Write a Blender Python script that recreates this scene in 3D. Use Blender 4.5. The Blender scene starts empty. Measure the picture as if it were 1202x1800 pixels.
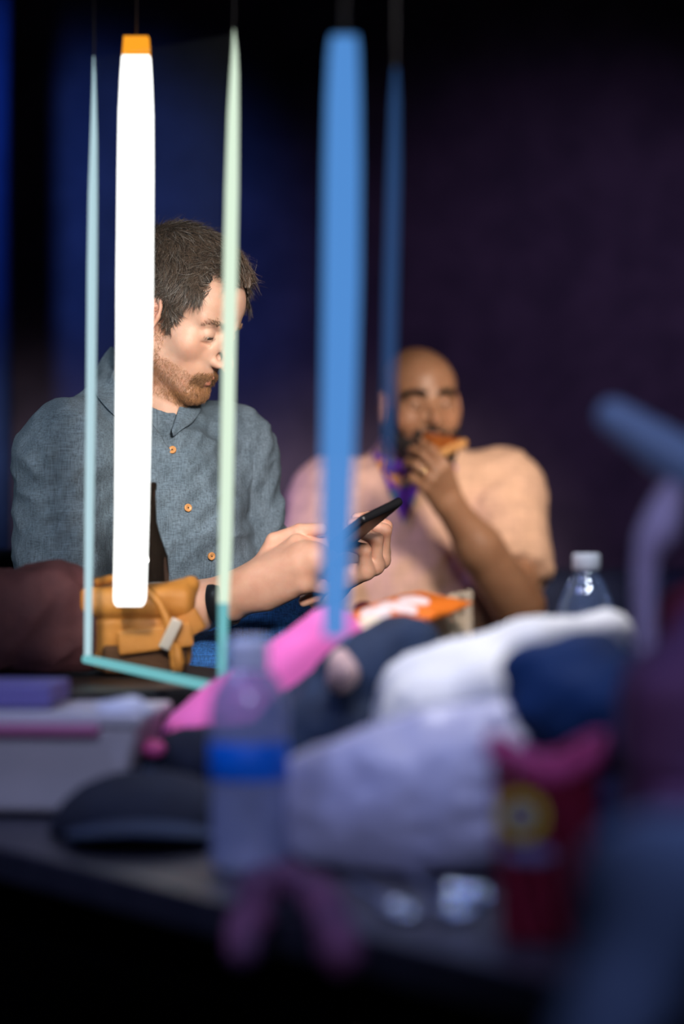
import bpy, math, random
import numpy as np
from mathutils import Vector, Matrix
random.seed(7)
rng = np.random.default_rng(7)
S = bpy.context.scene
COL = S.collection
# ------------------------------------------------------------------ camera
CAMZ = 0.8
K = 36.0 / 85.0 / 1800.0
def W(px, py, D):
    return np.array([(px - 601.0) * D * K, D, CAMZ - (py - 900.0) * D * K])
cd = bpy.data.cameras.new('camera'); cam = bpy.data.objects.new('camera', cd); COL.objects.link(cam)
cam.location = (0, 0, CAMZ); cam.rotation_euler = (math.pi / 2, 0, 0)
cd.sensor_fit = 'VERTICAL'; cd.sensor_height = 36; cd.sensor_width = 24; cd.lens = 85
cd.clip_start = 0.05
cd.dof.use_dof = True; cd.dof.focus_distance = 3.40; cd.dof.aperture_fstop = 1.9
S.camera = cam
# ------------------------------------------------------------------ view / world
S.view_settings.view_transform = 'Standard'; S.view_settings.look = 'None'
S.view_settings.exposure = 0.0; S.view_settings.gamma = 1.0; S.view_settings.use_curve_mapping = False
wd = bpy.data.worlds.new('world'); S.world = wd; wd.use_nodes = True
wd.node_tree.nodes['Background'].inputs[0].default_value = (0.10, 0.12, 0.35, 1)
wd.node_tree.nodes['Background'].inputs[1].default_value = 0.006
# ------------------------------------------------------------------ lights
def spot(name, loc, target, power, col, angle, blend=0.5, radius=0.12):  # unseen spots without fixtures
    l = bpy.data.lights.new(name, 'SPOT'); l.energy = power; l.color = col
    l.spot_size = math.radians(angle); l.spot_blend = blend; l.shadow_soft_size = radius
    o = bpy.data.objects.new(name, l); COL.objects.link(o); o.location = loc
    d = Vector(target) - Vector(loc); o.rotation_euler = d.to_track_quat('-Z', 'Y').to_euler()
    return o
spot('spot_key', (0.30, 1.35, 1.50), (-0.16, 3.42, 0.94), 370, (1.0, 0.92, 0.86), 23, 0.6, 0.20)
spot('spot_left_fill', (-1.5, 2.2, 1.9), (-0.25, 3.45, 0.9), 60, (0.72, 0.85, 1.0), 26, 0.6, 0.2)
spot('spot_eater', (0.75, 3.4, 1.55), (0.28, 5.2, 0.86), 210, (1.0, 0.84, 0.72), 25, 0.7, 0.2)
spot('spot_violet', (-1.9, 4.1, 1.5), (-0.20, 5.1, 0.75), 150, (0.42, 0.32, 1.0), 18, 0.8, 0.12)
spot('spot_table', (0.25, 2.75, 2.25), (0.17, 2.24, 0.6), 170, (0.90, 0.90, 1.0), 27, 1.0, 0.2)
spot('spot_pink', (-0.05, 1.7, 1.9), (0.0, 2.64, 0.66), 110, (1.0, 0.90, 0.95), 22, 0.9, 0.1)  # added unseen spot to brighten the pink cushion and packets
spot('spot_table_blue', (-0.9, 1.9, 2.1), (-0.15, 2.2, 0.58), 46, (0.42, 0.50, 1.0), 44, 0.9, 0.2)
spot('spot_table_front', (0.0, 0.3, 1.7), (-0.08, 2.15, 0.64), 62, (0.55, 0.60, 1.0), 32, 0.9, 0.2)
spot('spot_corner', (0.9, 1.3, 2.1), (0.24, 1.42, 0.62), 60, (0.40, 0.52, 1.0), 30, 0.9, 0.2)
spot('spot_wall_blue', (-1.0, 4.8, 2.4), (-0.66, 6.4, 1.45), 66, (0.09, 0.27, 1.0), 40, 1.0, 0.1)
spot('spot_wall_violet', (1.5, 4.4, 2.2), (0.62, 6.4, 1.0), 30, (0.72, 0.50, 1.0), 54, 1.0, 0.1)
spot('spot_drape', (-1.7, 4.3, 1.9), (-0.95, 5.95, 1.15), 14, (0.10, 0.28, 1.0), 34, 1.0, 0.1)  # added unseen spot to bring up blue on the drape
spot('spot_far_bottle', (0.55, 1.9, 1.8), (0.27, 2.70, 0.72), 34, (0.75, 0.85, 1.0), 13, 0.6, 0.08)  # added unseen spot to lift the far bottle and its cap
spot('spot_bag', (-0.32, 1.7, 1.35), (-0.25, 3.0, 0.67), 75, (1.0, 0.80, 0.55), 9, 0.5, 0.05)  # added unseen spot to light the tan bag alone

# ------------------------------------------------------------------ materials
def mat(name, col, rough=0.6, metal=0.0, col2=None, scale=30.0, bump=0.0, bscale=60.0, sss=0.0, trans=0.0,
        emit=None, estr=0.0, attr=False, weave=0.0, ior=1.45, sheen=0.0, alpha=1.0, weave_amt=.45):
    m = bpy.data.materials.new(name); m.use_nodes = True
    nt = m.node_tree; b = nt.nodes['Principled BSDF']
    def c4(c): return (c[0], c[1], c[2], 1)
    b.inputs['Base Color'].default_value = c4(col)
    b.inputs['Roughness'].default_value = rough; b.inputs['Metallic'].default_value = metal
    b.inputs['IOR'].default_value = ior; b.inputs['Alpha'].default_value = alpha
    if trans: b.inputs['Transmission Weight'].default_value = trans
    if sheen: b.inputs['Sheen Weight'].default_value = sheen
    if sss:
        b.inputs['Subsurface Weight'].default_value = sss
        b.inputs['Subsurface Radius'].default_value = (1.0, 0.35, 0.2); b.inputs['Subsurface Scale'].default_value = 0.006
    if emit: b.inputs['Emission Color'].default_value = c4(emit); b.inputs['Emission Strength'].default_value = estr
    tc = nt.nodes.new('ShaderNodeTexCoord')
    src = None
    if attr:
        a = nt.nodes.new('ShaderNodeAttribute'); a.attribute_name = 'tone'; src = a.outputs['Color']
    if col2 is not None:
        n = nt.nodes.new('ShaderNodeTexNoise'); n.inputs['Scale'].default_value = scale; n.inputs['Detail'].default_value = 5
        nt.links.new(tc.outputs['Object'], n.inputs['Vector'])
        mx = nt.nodes.new('ShaderNodeMix'); mx.data_type = 'RGBA'
        mx.inputs[6].default_value = c4(col); mx.inputs[7].default_value = c4(col2)
        rp = nt.nodes.new('ShaderNodeMapRange'); rp.inputs[1].default_value = 0.35; rp.inputs[2].default_value = 0.65
        nt.links.new(n.outputs['Fac'], rp.inputs[0]); nt.links.new(rp.outputs[0], mx.inputs[0])
        o = mx.outputs[2]
        if src:
            m2 = nt.nodes.new('ShaderNodeMix'); m2.data_type = 'RGBA'; m2.blend_type = 'MULTIPLY'; m2.inputs[0].default_value = 1
            nt.links.new(o, m2.inputs[6]); nt.links.new(src, m2.inputs[7]); o = m2.outputs[2]
        src = o
    hs = []
    if weave:
        acc = None
        for ax in ((1, 0, 0), (0, 0, 1)):
            w = nt.nodes.new('ShaderNodeTexNoise'); w.inputs['Scale'].default_value = weave; w.inputs['Detail'].default_value = 3
            mp = nt.nodes.new('ShaderNodeMapping'); mp.inputs['Scale'].default_value = (0.07 if ax[0] else 1.0, 0.6, 0.07 if ax[2] else 1.0)
            nt.links.new(tc.outputs['Object'], mp.inputs['Vector']); nt.links.new(mp.outputs[0], w.inputs['Vector'])
            if acc is None: acc = w.outputs['Fac']
            else:
                ad = nt.nodes.new('ShaderNodeMath'); ad.operation = 'ADD'
                nt.links.new(acc, ad.inputs[0]); nt.links.new(w.outputs['Fac'], ad.inputs[1]); acc = ad.outputs[0]
        mr = nt.nodes.new('ShaderNodeMapRange'); mr.inputs[1].default_value = 0.75; mr.inputs[2].default_value = 1.25
        mr.inputs[3].default_value = 1 - weave_amt; mr.inputs[4].default_value = 1 + weave_amt
        nt.links.new(acc, mr.inputs[0])
        vm = nt.nodes.new('ShaderNodeVectorMath'); vm.operation = 'SCALE'
        if src: nt.links.new(src, vm.inputs[0])
        else: vm.inputs[0].default_value = col
        nt.links.new(mr.outputs[0], vm.inputs['Scale']); src = vm.outputs[0]
    if src: nt.links.new(src, b.inputs['Base Color'])
    if bump:
        n = nt.nodes.new('ShaderNodeTexNoise'); n.inputs['Scale'].default_value = bscale; n.inputs['Detail'].default_value = 6
        nt.links.new(tc.outputs['Object'], n.inputs['Vector'])
        bp = nt.nodes.new('ShaderNodeBump'); bp.inputs['Strength'].default_value = bump; bp.inputs['Distance'].default_value = 0.004
        nt.links.new(n.outputs['Fac'], bp.inputs['Height']); nt.links.new(bp.outputs[0], b.inputs['Normal'])
    return m
def glassmat(name, tint, gloss=0.08, rough=0.02, fres=0.6, body=0.0, bodycol=(.5, .5, .5)):
    m = bpy.data.materials.new(name); m.use_nodes = True; nt = m.node_tree; nt.nodes.clear()
    o = nt.nodes.new('ShaderNodeOutputMaterial'); t = nt.nodes.new('ShaderNodeBsdfTransparent'); t.inputs[0].default_value = (*tint, 1)
    g = nt.nodes.new('ShaderNodeBsdfGlossy'); g.inputs['Roughness'].default_value = rough
    f = nt.nodes.new('ShaderNodeLayerWeight'); f.inputs['Blend'].default_value = 0.35
    mm = nt.nodes.new('ShaderNodeMath'); mm.operation = 'MULTIPLY_ADD'; mm.inputs[1].default_value = fres; mm.inputs[2].default_value = gloss
    nt.links.new(f.outputs['Fresnel'], mm.inputs[0])
    mx = nt.nodes.new('ShaderNodeMixShader'); nt.links.new(mm.outputs[0], mx.inputs[0])
    nt.links.new(t.outputs[0], mx.inputs[1]); nt.links.new(g.outputs[0], mx.inputs[2])
    last = mx
    if body:
        d = nt.nodes.new('ShaderNodeBsdfDiffuse'); d.inputs[0].default_value = (*bodycol, 1)
        m2 = nt.nodes.new('ShaderNodeMixShader'); m2.inputs[0].default_value = body
        nt.links.new(mx.outputs[0], m2.inputs[1]); nt.links.new(d.outputs[0], m2.inputs[2]); last = m2
    nt.links.new(last.outputs[0], o.inputs[0])
    return m
def emissionmat(name, col, strength, clear=0.0):
    m = bpy.data.materials.new(name); m.use_nodes = True; nt = m.node_tree; nt.nodes.clear()
    o = nt.nodes.new('ShaderNodeOutputMaterial'); e = nt.nodes.new('ShaderNodeEmission')
    e.inputs[0].default_value = (*col, 1); e.inputs[1].default_value = strength
    if clear:
        t = nt.nodes.new('ShaderNodeBsdfTransparent'); mx = nt.nodes.new('ShaderNodeMixShader'); mx.inputs[0].default_value = clear
        nt.links.new(e.outputs[0], mx.inputs[1]); nt.links.new(t.outputs[0], mx.inputs[2]); nt.links.new(mx.outputs[0], o.inputs[0])
    else: nt.links.new(e.outputs[0], o.inputs[0])
    return m

# ------------------------------------------------------------------ object helpers
def tag(o, label=None, cat=None, group=None, kind=None):
    if label: o['label'] = label
    if cat: o['category'] = cat
    if group: o['group'] = group
    if kind: o['kind'] = kind
    return o
def link(name, me, m, parent=None, smooth=True):
    o = bpy.data.objects.new(name, me); COL.objects.link(o)
    if m: me.materials.append(m)
    if smooth and len(me.polygons): me.polygons.foreach_set('use_smooth', [True] * len(me.polygons))
    if parent: o.parent = parent; o.matrix_parent_inverse = Matrix.Translation(parent.location).inverted()
    return o
def empty(name, loc):
    o = bpy.data.objects.new(name, None); COL.objects.link(o); o.location = tuple(loc); o.empty_display_size = .05
    return o
def meshobj(name, verts, faces, m, parent=None, smooth=True, tone=None):
    me = bpy.data.meshes.new(name)
    if isinstance(faces, np.ndarray):
        nf, w = faces.shape; me.vertices.add(len(verts)); me.vertices.foreach_set('co', np.asarray(verts, np.float32).ravel())
        me.loops.add(nf * w); me.loops.foreach_set('vertex_index', faces.astype(np.int32).ravel())
        me.polygons.add(nf); me.polygons.foreach_set('loop_start', np.arange(0, nf * w, w, dtype=np.int32))
        me.polygons.foreach_set('loop_total', np.full(nf, w, np.int32)); me.update(calc_edges=True); me.validate()
    else:
        me.from_pydata([tuple(v) for v in verts], [], [tuple(int(i) for i in f) for f in faces]); me.update()
    if tone is not None:
        a = me.attributes.new('tone', 'FLOAT_COLOR', 'POINT')
        a.data.foreach_set('color', np.concatenate([tone, np.ones((len(tone), 1))], 1).astype(np.float32).ravel())
    return link(name, me, m, parent, smooth)
def box(name, c, s, m, parent=None, rz=0, bev=0.004, rx=0, ry=0, taper=1.0):
    import bmesh
    bm = bmesh.new(); bmesh.ops.create_cube(bm, size=1)
    for v in bm.verts:
        k = taper if v.co.z < 0 else 1.0
        v.co = Vector((v.co.x * s[0] * k, v.co.y * s[1] * k, v.co.z * s[2]))
    if bev: bmesh.ops.bevel(bm, geom=list(bm.edges), offset=bev, segments=3, affect='EDGES', profile=0.6)
    R = Matrix.Translation(Vector(tuple(c))) @ Matrix.Rotation(rz, 4, 'Z') @ Matrix.Rotation(ry, 4, 'Y') @ Matrix.Rotation(rx, 4, 'X')
    bm.transform(R); me = bpy.data.meshes.new(name); bm.to_mesh(me); bm.free()
    return link(name, me, m, parent, smooth=False)
def lathe(name, c, prof, m, parent=None, n=40, R=None):
    vs, fs = [], []
    for r, z in prof:
        for i in range(n):
            a = 2 * math.pi * i / n; vs.append([r * math.cos(a), r * math.sin(a), z])
    for j in range(len(prof) - 1):
        for i in range(n):
            i2 = (i + 1) % n; fs.append((j * n + i, j * n + i2, (j + 1) * n + i2, (j + 1) * n + i))
    vs = np.array(vs)
    if R is not None: vs = vs @ np.array(R).T
    return meshobj(name, vs + np.array(c), fs, m, parent)
def tube(name, pts, rad, m, parent=None, n=10, smooth=True):
    pts = [np.array(p, float) for p in pts]
    if not hasattr(rad, '__len__'): rad = [rad] * len(pts)
    vs, fs = tubegeo(pts, rad, n)
    return meshobj(name, vs, fs, m, parent, smooth)
def tubegeo(pts, rad, n=10):
    vs, fs = [], []; up = np.array([0.13, 0.21, 0.97])
    for i, p in enumerate(pts):
        t = pts[min(i + 1, len(pts) - 1)] - pts[max(i - 1, 0)]; t = t / (np.linalg.norm(t) + 1e-9)
        a = np.cross(t, up); a /= np.linalg.norm(a) + 1e-9; b = np.cross(t, a)
        for k in range(n):
            g = 2 * math.pi * k / n; vs.append(p + rad[i] * (a * math.cos(g) + b * math.sin(g)))
    for i in range(len(pts) - 1):
        for k in range(n):
            k2 = (k + 1) % n; fs.append((i * n + k, i * n + k2, (i + 1) * n + k2, (i + 1) * n + k))
    fs.append(tuple(range(n))[::-1]); fs.append(tuple((len(pts) - 1) * n + k for k in range(n)))
    return vs, fs
def spline(ctrl, n):
    ctrl = np.array(ctrl, float); P = np.vstack([2 * ctrl[0] - ctrl[1], ctrl, 2 * ctrl[-1] - ctrl[-2]]); out = []
    seg = len(ctrl) - 1
    for i in range(n):
        u = i / (n - 1) * seg; k = min(int(u), seg - 1); t = u - k; a, b, c, d = P[k:k + 4]
        out.append(0.5 * (2 * b + (c - a) * t + (2 * a - 5 * b + 4 * c - d) * t * t + (3 * b - a - 3 * c + d) * t ** 3))
    return out

# ------------------------------------------------------------------ signed distance toolkit
A_ = lambda *v: np.array(v, dtype=np.float64)
def smin(a, b, k):
    h = np.clip(0.5 + 0.5 * (b - a) / k, 0, 1); return b + (a - b) * h - k * h * (1 - h)
def smax(a, b, k): return -smin(-a, -b, k)
def cap(p, a, b, ra, rb=None):
    if rb is None: rb = ra
    a = np.asarray(a, float); b = np.asarray(b, float)
    ba = b - a; t = np.clip(((p - a) @ ba) / (ba @ ba + 1e-12), 0, 1)
    q = p - (a + t[:, None] * ba)
    return np.sqrt((q * q).sum(1)) - (ra + (rb - ra) * t)
def ell(p, c, r, R=None):
    q = p - np.asarray(c, float)
    if R is not None: q = q @ R
    r = np.asarray(r, float)
    k0 = np.sqrt(((q / r) ** 2).sum(1)); k1 = np.sqrt(((q / (r * r)) ** 2).sum(1)) + 1e-9
    return k0 * (k0 - 1) / k1
def rbox(p, c, s, rd, R=None):
    q = p - np.asarray(c, float)
    if R is not None: q = q @ R
    q = np.abs(q) - (np.asarray(s, float) - rd)
    return np.sqrt((np.maximum(q, 0) ** 2).sum(1)) + np.minimum(q.max(1), 0) - rd
def noise3(p, f, seed=0):
    r = np.random.default_rng(seed); out = 0; q = p * f
    for o in range(3):
        k = r.normal(size=(3, 3)); ph = r.uniform(0, 6.28, 3)
        w = np.sin(q @ k + ph)
        out = out + (w[:, 0] * w[:, 1] + w[:, 2] * 0.5) / (1.8 ** o); q = q * 1.9 + w * 0.6
    return out / 1.6
def folds(p, f, seed=0):
    """creased cloth: sharp ridges along warped directions, about 0..1"""
    return 1 - np.abs(noise3(p, f, seed)) * 1.6
def rotm(x, y, z):
    return np.array(Matrix.Rotation(z, 3, 'Z') @ Matrix.Rotation(y, 3, 'Y') @ Matrix.Rotation(x, 3, 'X'))
def surf(f, lo, hi, h, proj=1):
    lo = np.asarray(lo, float); hi = np.asarray(hi, float); B = 10
    nb = np.maximum(1, np.ceil((hi - lo) / (h * B)).astype(int)); n = nb * B
    g = np.zeros(tuple(n + 1), np.float32)
    bc = np.stack(np.meshgrid(*[np.arange(k) for k in nb], indexing='ij'), -1).reshape(-1, 3)
    cen = lo + (bc + 0.5) * B * h
    d = f(cen); rad = B * h * 0.866 * 1.5 + 0.012
    off = np.stack(np.meshgrid(*[np.arange(B + 1)] * 3, indexing='ij'), -1).reshape(-1, 3)
    for i in np.nonzero(np.abs(d) >= rad)[0]:
        b = bc[i] * B; g[b[0]:b[0] + B + 1, b[1]:b[1] + B + 1, b[2]:b[2] + B + 1] = np.sign(d[i])
    act = np.nonzero(np.abs(d) < rad)[0]
    for s in range(0, len(act), 60):
        ii = act[s:s + 60]; idx = (bc[ii] * B)[:, None, :] + off[None]
        v = f(lo + idx.reshape(-1, 3) * h); ix = idx.reshape(-1, 3)
        g[ix[:, 0], ix[:, 1], ix[:, 2]] = v
    neg = g < 0; c = 0
    for dx in (0, 1):
        for dy in (0, 1):
            for dz in (0, 1):
                c = c + neg[dx:n[0] + dx, dy:n[1] + dy, dz:n[2] + dz].astype(np.int8)
    cells = np.stack(np.nonzero((c > 0) & (c < 8)), 1)
    vid = -np.ones(tuple(n), np.int32); vid[cells[:, 0], cells[:, 1], cells[:, 2]] = np.arange(len(cells))
    acc = np.zeros((len(cells), 3)); cnt = np.zeros(len(cells))
    cor = [np.array([a, b, e]) for a in (0, 1) for b in (0, 1) for e in (0, 1)]
    for a in cor:
        for ax in range(3):
            if a[ax] == 1: continue
            b = a.copy(); b[ax] = 1
            ga = g[tuple((cells + a).T)]; gb = g[tuple((cells + b).T)]
            m = (ga < 0) != (gb < 0); t = np.where(m, ga / np.where(m, ga - gb, 1), 0)
            pt = a[None] + t[:, None] * (b - a)[None]; acc[m] += pt[m]; cnt[m] += 1
    V = lo + (cells + acc / cnt[:, None]) * h
    F = []
    for ax in range(3):
        u, w = [k for k in range(3) if k != ax]
        sl0 = [slice(None)] * 3; sl1 = [slice(None)] * 3; sl0[ax] = slice(0, n[ax]); sl1[ax] = slice(1, n[ax] + 1)
        e = np.stack(np.nonzero(neg[tuple(sl0)] != neg[tuple(sl1)]), 1)
        e = e[(e[:, u] > 0) & (e[:, w] > 0) & (e[:, u] < n[u]) & (e[:, w] < n[w])]
        du = np.zeros(3, int); du[u] = 1; dw = np.zeros(3, int); dw[w] = 1
        q = np.stack([vid[tuple((e - du - dw).T)], vid[tuple((e - dw).T)], vid[tuple(e.T)], vid[tuple((e - du).T)]], 1)
        flip = neg[tuple(e.T)]
        if ax == 1: flip = ~flip
        q[~flip] = q[~flip][:, ::-1]; F.append(q)
    F = np.concatenate(F); F = F[(F >= 0).all(1)]
    for _ in range(proj):
        e = h * 0.4; f0 = f(V)
        gr = np.stack([(f(V + np.eye(3)[k] * e) - f0) / e for k in range(3)], 1)
        st = (f0 / ((gr ** 2).sum(1) + 0.3))[:, None] * gr
        L = np.sqrt((st ** 2).sum(1, keepdims=True)); V = V - st * np.minimum(1, 0.7 * h / (L + 1e-9))
    return V, F
def sdfobj(name, f, lo, hi, h, m, parent=None, tonef=None, pieces=None):
    V, F = surf(f, lo, hi, h); tones = tonef(V) if tonef else None
    return meshobj(name, V, F, m, parent, True, tones)
def merge(parts):
    V, F, T, k = [], [], [], 0
    for v, f, t in parts: V.append(v); F.append(f + k); T.append(t); k += len(v)
    return np.concatenate(V), np.concatenate(F), np.concatenate(T)
def trace(f, px, py, d0=2.9, d1=4.2):
    """point of a surface met by the sight line through a measured spot of the photograph"""
    t = d0
    for _ in range(200):
        v = f(W(px, py, t)[None])[0]
        if v < 0.0005 or t > d1: break
        t += v * 0.6
    p = W(px, py, t); e = 1e-3
    g = np.array([f((p + np.eye(3)[k] * e)[None])[0] - v for k in range(3)]); return p, g / (np.linalg.norm(g) + 1e-9)
def frame(F, roll=0.0):
    F = np.asarray(F, float); F /= np.linalg.norm(F); R = np.cross(F, [0, 0, 1]); R /= np.linalg.norm(R); U = np.cross(R, F)
    c, s = math.cos(roll), math.sin(roll); R2 = R * c + U * s; U2 = U * c - R * s
    return np.stack([R2, F, U2], 1)          # columns: right, forward, up

# ------------------------------------------------------------------ head
def head_sdf(q, beard=0.0, wide=1.0, closed=0.5):
    """q in head space: +x his right, +y forward, +z up, eye level at 0"""
    q = q.copy(); q[:, 0] /= wide
    x = q[:, 0]; a = q.copy(); a[:, 0] = np.abs(x)
    d = ell(q, (0, -.020, .034), (.075, .094, .080))
    d = smin(d, ell(q, (0, .030, .036), (.061, .054, .052)), .03)
    d = smin(d, ell(q, (0, .026, -.025), (.061, .058, .070)), .02)
    d = smin(d, cap(a, (.050, -.002, -.058), (.014, .074, -.096), .017, .015), .025)
    d = smin(d, ell(q, (0, .040, -.066), (.044, .046, .038)), .02)
    d = smin(d, ell(a, (.042, .054, -.026), (.020, .018, .018)), .025)
    d = smin(d, cap(a, (.010, .080, .018), (.046, .063, .020), .0085, .007), .014)
    d = smax(d, -ell(a, (.031, .094, .000), (.019, .017, .0125)), .012)
    # nose
    d = smin(d, cap(q, (0, .084, .010), (0, .110, -.030), .0062, .0080), .010)
    d = smin(d, cap(q, (0, .109, -.031), (0, .112, -.036), .0088), .005)
    d = smin(d, ell(a, (.0105, .098, -.0375), (.0068, .0105, .0066)), .006)
    d = smin(d, cap(a, (.009, .0835, -.004), (.017, .0800, -.034), .0090, .0080), .014)
    d = smax(d, -ell(a, (.0062, .105, -.0455), (.0030, .0055, .0035)), .002)
    # muzzle, lips, chin
    d = smin(d, ell(q, (0, .066, -.062), (.033, .027, .026)), .014)
    d = smin(d, ell(q, (0, .078, -.098), (.020, .017, .015)), .014)
    zc = .0008 * np.cos(x * 120)
    up = cap(a, (0.004, .0925, -.0625), (.023, .079, -.0680), .0050, .0022)
    lo = cap(a, (0.000, .0915, -.0735), (.020, .080, -.0700), .0060, .0028)
    d = smin(d, up, .004); d = smin(d, lo, .004)
    d = smax(d, -cap(a, (0, .1000, -.0680), (.024, .0835, -.0692), .0017), .0016)
    d = smax(d, -ell(q, (0, .100, -.0835), (.016, .008, .0045)), .006)
    # eyelids over the eyeball
    lid = np.sqrt(((a - A_(.031, .0685, -.001)) ** 2).sum(1)) - .0138
    slit = ell(a, (.0315, .0835, -.0045 + .002 * (1 - closed)), (.0128, .008, .0014 + .0036 * (1 - closed)))
    lid = smax(lid, -slit, .0012)
    d = smin(d, lid, .003)
    d = smax(d, -cap(a, (.024, .0800, -.0160), (.042, .0725, -.0150), .0010), .005)
    # ears
    R = rotm(0.22, 0, 0); Rz = rotm(0, 0, 0)
    e = ell(a, (.0775, -.006, -.008), (.0085, .019, .033), rotm(.15, 0, -.35))
    e = smax(e, -ell(a, (.0870, -.001, -.006), (.0080, .0105, .020), rotm(.15, 0, -.35)), .004)
    e = smin(e, cap(a, (.0800, .0070, -.014), (.0810, .0085, -.008), .0040), .003)
    e = smin(e, cap(a, (.0820, -.004, .004), (.084, -.012, -.012), .0028), .003)
    d = smin(d, e, .005)
    return d * min(1.0, wide)
def skin_tone(q, base=(1, 1, 1), lip=(1.0, .62, .58), stub=None, stubcol=(.75, .6, .5), red=1.0):
    n = len(q); t = np.ones((n, 3)) * np.array(base); a = np.abs(q[:, 0])
    def mixc(c, w):
        nonlocal t; w = np.clip(w, 0, 1)[:, None]; t = t * (1 - w) + t * np.array(c) * w
    lipd = np.minimum(cap(np.stack([a, q[:, 1], q[:, 2]], 1), (.004, .0925, -.0630), (.022, .079, -.0680), .0052, .002),
                      cap(np.stack([a, q[:, 1], q[:, 2]], 1), (0, .0915, -.0735), (.019, .080, -.0700), .0062, .003))
    mixc(lip, 1 - lipd / .0015)
    nz = np.sqrt(((q - A_(0, .112, -.036)) ** 2).sum(1)); mixc((1.0, .80, .76), (1 - nz / .028) * red)
    ck = np.sqrt(((np.stack([a, q[:, 1], q[:, 2]], 1) - A_(.045, .068, -.032)) ** 2).sum(1)); mixc((1.0, .84, .78), (1 - ck / .032) * red)
    er = np.sqrt(((np.stack([a, q[:, 1], q[:, 2]], 1) - A_(.08, -.004, -.006)) ** 2).sum(1)); mixc((1.0, .74, .68), (1 - er / .04) * red)
    if stub is not None: mixc(stubcol, stub(q))
    return t

# ------------------------------------------------------------------ hand
def hand_prims(wr, f, n, side, curls, spread=(.10, .03, -.04, -.12), thumb=None, sc=1.0):
    """list of finger chains + palm; f = wrist to knuckles, n = out of the back of the hand, thumb lies towards +s*side"""
    f = np.asarray(f, float); f /= np.linalg.norm(f); n = np.asarray(n, float); n = n - f * (n @ f); n /= np.linalg.norm(n)
    s = np.cross(n, f) * side
    P = lambda a, b, c: wr + sc * (a * f + b * s + c * n)
    palm = []
    kn = [(.088, .030, .004), (.092, .010, .007), (.088, -.010, .005), (.080, -.028, 0)]
    for (a, b, c) in kn: palm.append((P(.005, b * .55, 0), P(a, b, c), .0125 * sc, .0105 * sc))
    palm.append((P(.02, .02, -.006), P(.07, .024, -.006), .015 * sc, .012 * sc))
    palm.append((P(.02, -.018, -.006), P(.06, -.022, -.006), .015 * sc, .012 * sc))
    palm.append((P(-.03, 0, 0), P(.02, 0, 0), .024 * sc, .020 * sc))
    fingers = []
    lens = [(.043, .026, .020), (.047, .030, .021), (.043, .028, .021), (.034, .021, .019)]
    for i, (a, b, c) in enumerate(kn):
        p = P(a, b, c); ang = 0; ch = [p]
        for j, L in enumerate(lens[i]):
            ang += curls[i][j]
            d = f * math.cos(ang) - n * math.sin(ang) + s * spread[i] * max(0.2, math.cos(ang))
            d /= np.linalg.norm(d); p = p + d * L * sc; ch.append(p)
        fingers.append((ch, [.0098 * sc, .0090 * sc, .0082 * sc, .0070 * sc]))
    if thumb is None: thumb = [(.025, .028, -.012), (.055, .052, -.020), (.082, .058, -.024), (.105, .055, -.028)]
    fingers.append(([P(*t) for t in thumb], [.014 * sc, .0115 * sc, .0100 * sc, .0085 * sc]))
    return palm, fingers
def hand_sdf(p, H, k=.010):
    palm, fingers = H; d = None
    for a, b, ra, rb in palm:
        v = cap(p, a, b, ra, rb); d = v if d is None else smin(d, v, .014)
    out = d
    for ch, r in fingers:
        fd = None
        for j in range(len(ch) - 1):
            v = cap(p, ch[j], ch[j + 1], r[j], r[j + 1]); fd = v if fd is None else smin(fd, v, .0035)
        out = np.minimum(out, smin(d, fd, k))
    return out

def hair_strands(name, V, N, pick, dirf, lenf, colf, m, parent, w=0.0007, seg=5, lift=(.5, .0), jitter=.35, seed=1, grav=0.0, spread=None, clump=0):
    """one mesh of thin three-sided strands rooted on chosen skin points"""
    r = np.random.default_rng(seed); ii = r.choice(len(V), pick, replace=True); P0 = V[ii] + r.normal(size=(pick, 3)) * .0012; Nn = N[ii]
    D = dirf(P0, Nn, r); D = D - Nn * (D * Nn).sum(1)[:, None]; D /= np.linalg.norm(D, axis=1)[:, None] + 1e-9
    if clump: D = D + np.stack([noise3(P0, clump, s_) for s_ in (11, 12, 13)], 1) * .9
    D = D + r.normal(size=D.shape) * jitter; D = D - Nn * (D * Nn).sum(1)[:, None]; D /= np.linalg.norm(D, axis=1)[:, None] + 1e-9
    L = lenf(P0, r); c = colf(P0, r)
    side = np.cross(D, Nn); pts = [P0]; p = P0.copy(); curl = r.normal(size=pick) * .35
    for j in range(seg):
        t = (j + .5) / seg; lf = lift[0] * (1 - t) + lift[1] * t
        d = D + Nn * lf + side * (curl * t)[:, None]; d[:, 2] -= grav * t; d /= np.linalg.norm(d, axis=1)[:, None]
        p = p + d * (L / seg)[:, None]; pts.append(p)
    vs, tn = [], []
    for j, p in enumerate(pts):
        ww = w * (1 - 0.8 * (j / seg) ** 2)
        for k in range(3):
            g = 2 * math.pi * k / 3; vs.append(p + (side * math.cos(g) + Nn * math.sin(g)) * ww); tn.append(c)
    vs = np.stack(vs, 1).reshape(-1, 3); tn = np.stack(tn, 1).reshape(-1, 3); nv = (seg + 1) * 3
    fs = []
    for j in range(seg):
        for k in range(3):
            k2 = (k + 1) % 3; fs.append([j * 3 + k, j * 3 + k2, j * 3 + 3 + k2, j * 3 + 3 + k])
    fs = (np.arange(pick)[:, None, None] * nv + np.array(fs)[None]).reshape(-1, 4)
    if spread is not None: return vs, fs, tn
    return meshobj(name, vs, fs, m, parent, True, tn)
def normals(V, F):
    n = np.zeros_like(V); fn = np.cross(V[F[:, 2]] - V[F[:, 0]], V[F[:, 3]] - V[F[:, 1]])
    for k in range(4): np.add.at(n, F[:, k], fn)
    return n / (np.linalg.norm(n, axis=1)[:, None] + 1e-12)

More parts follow.
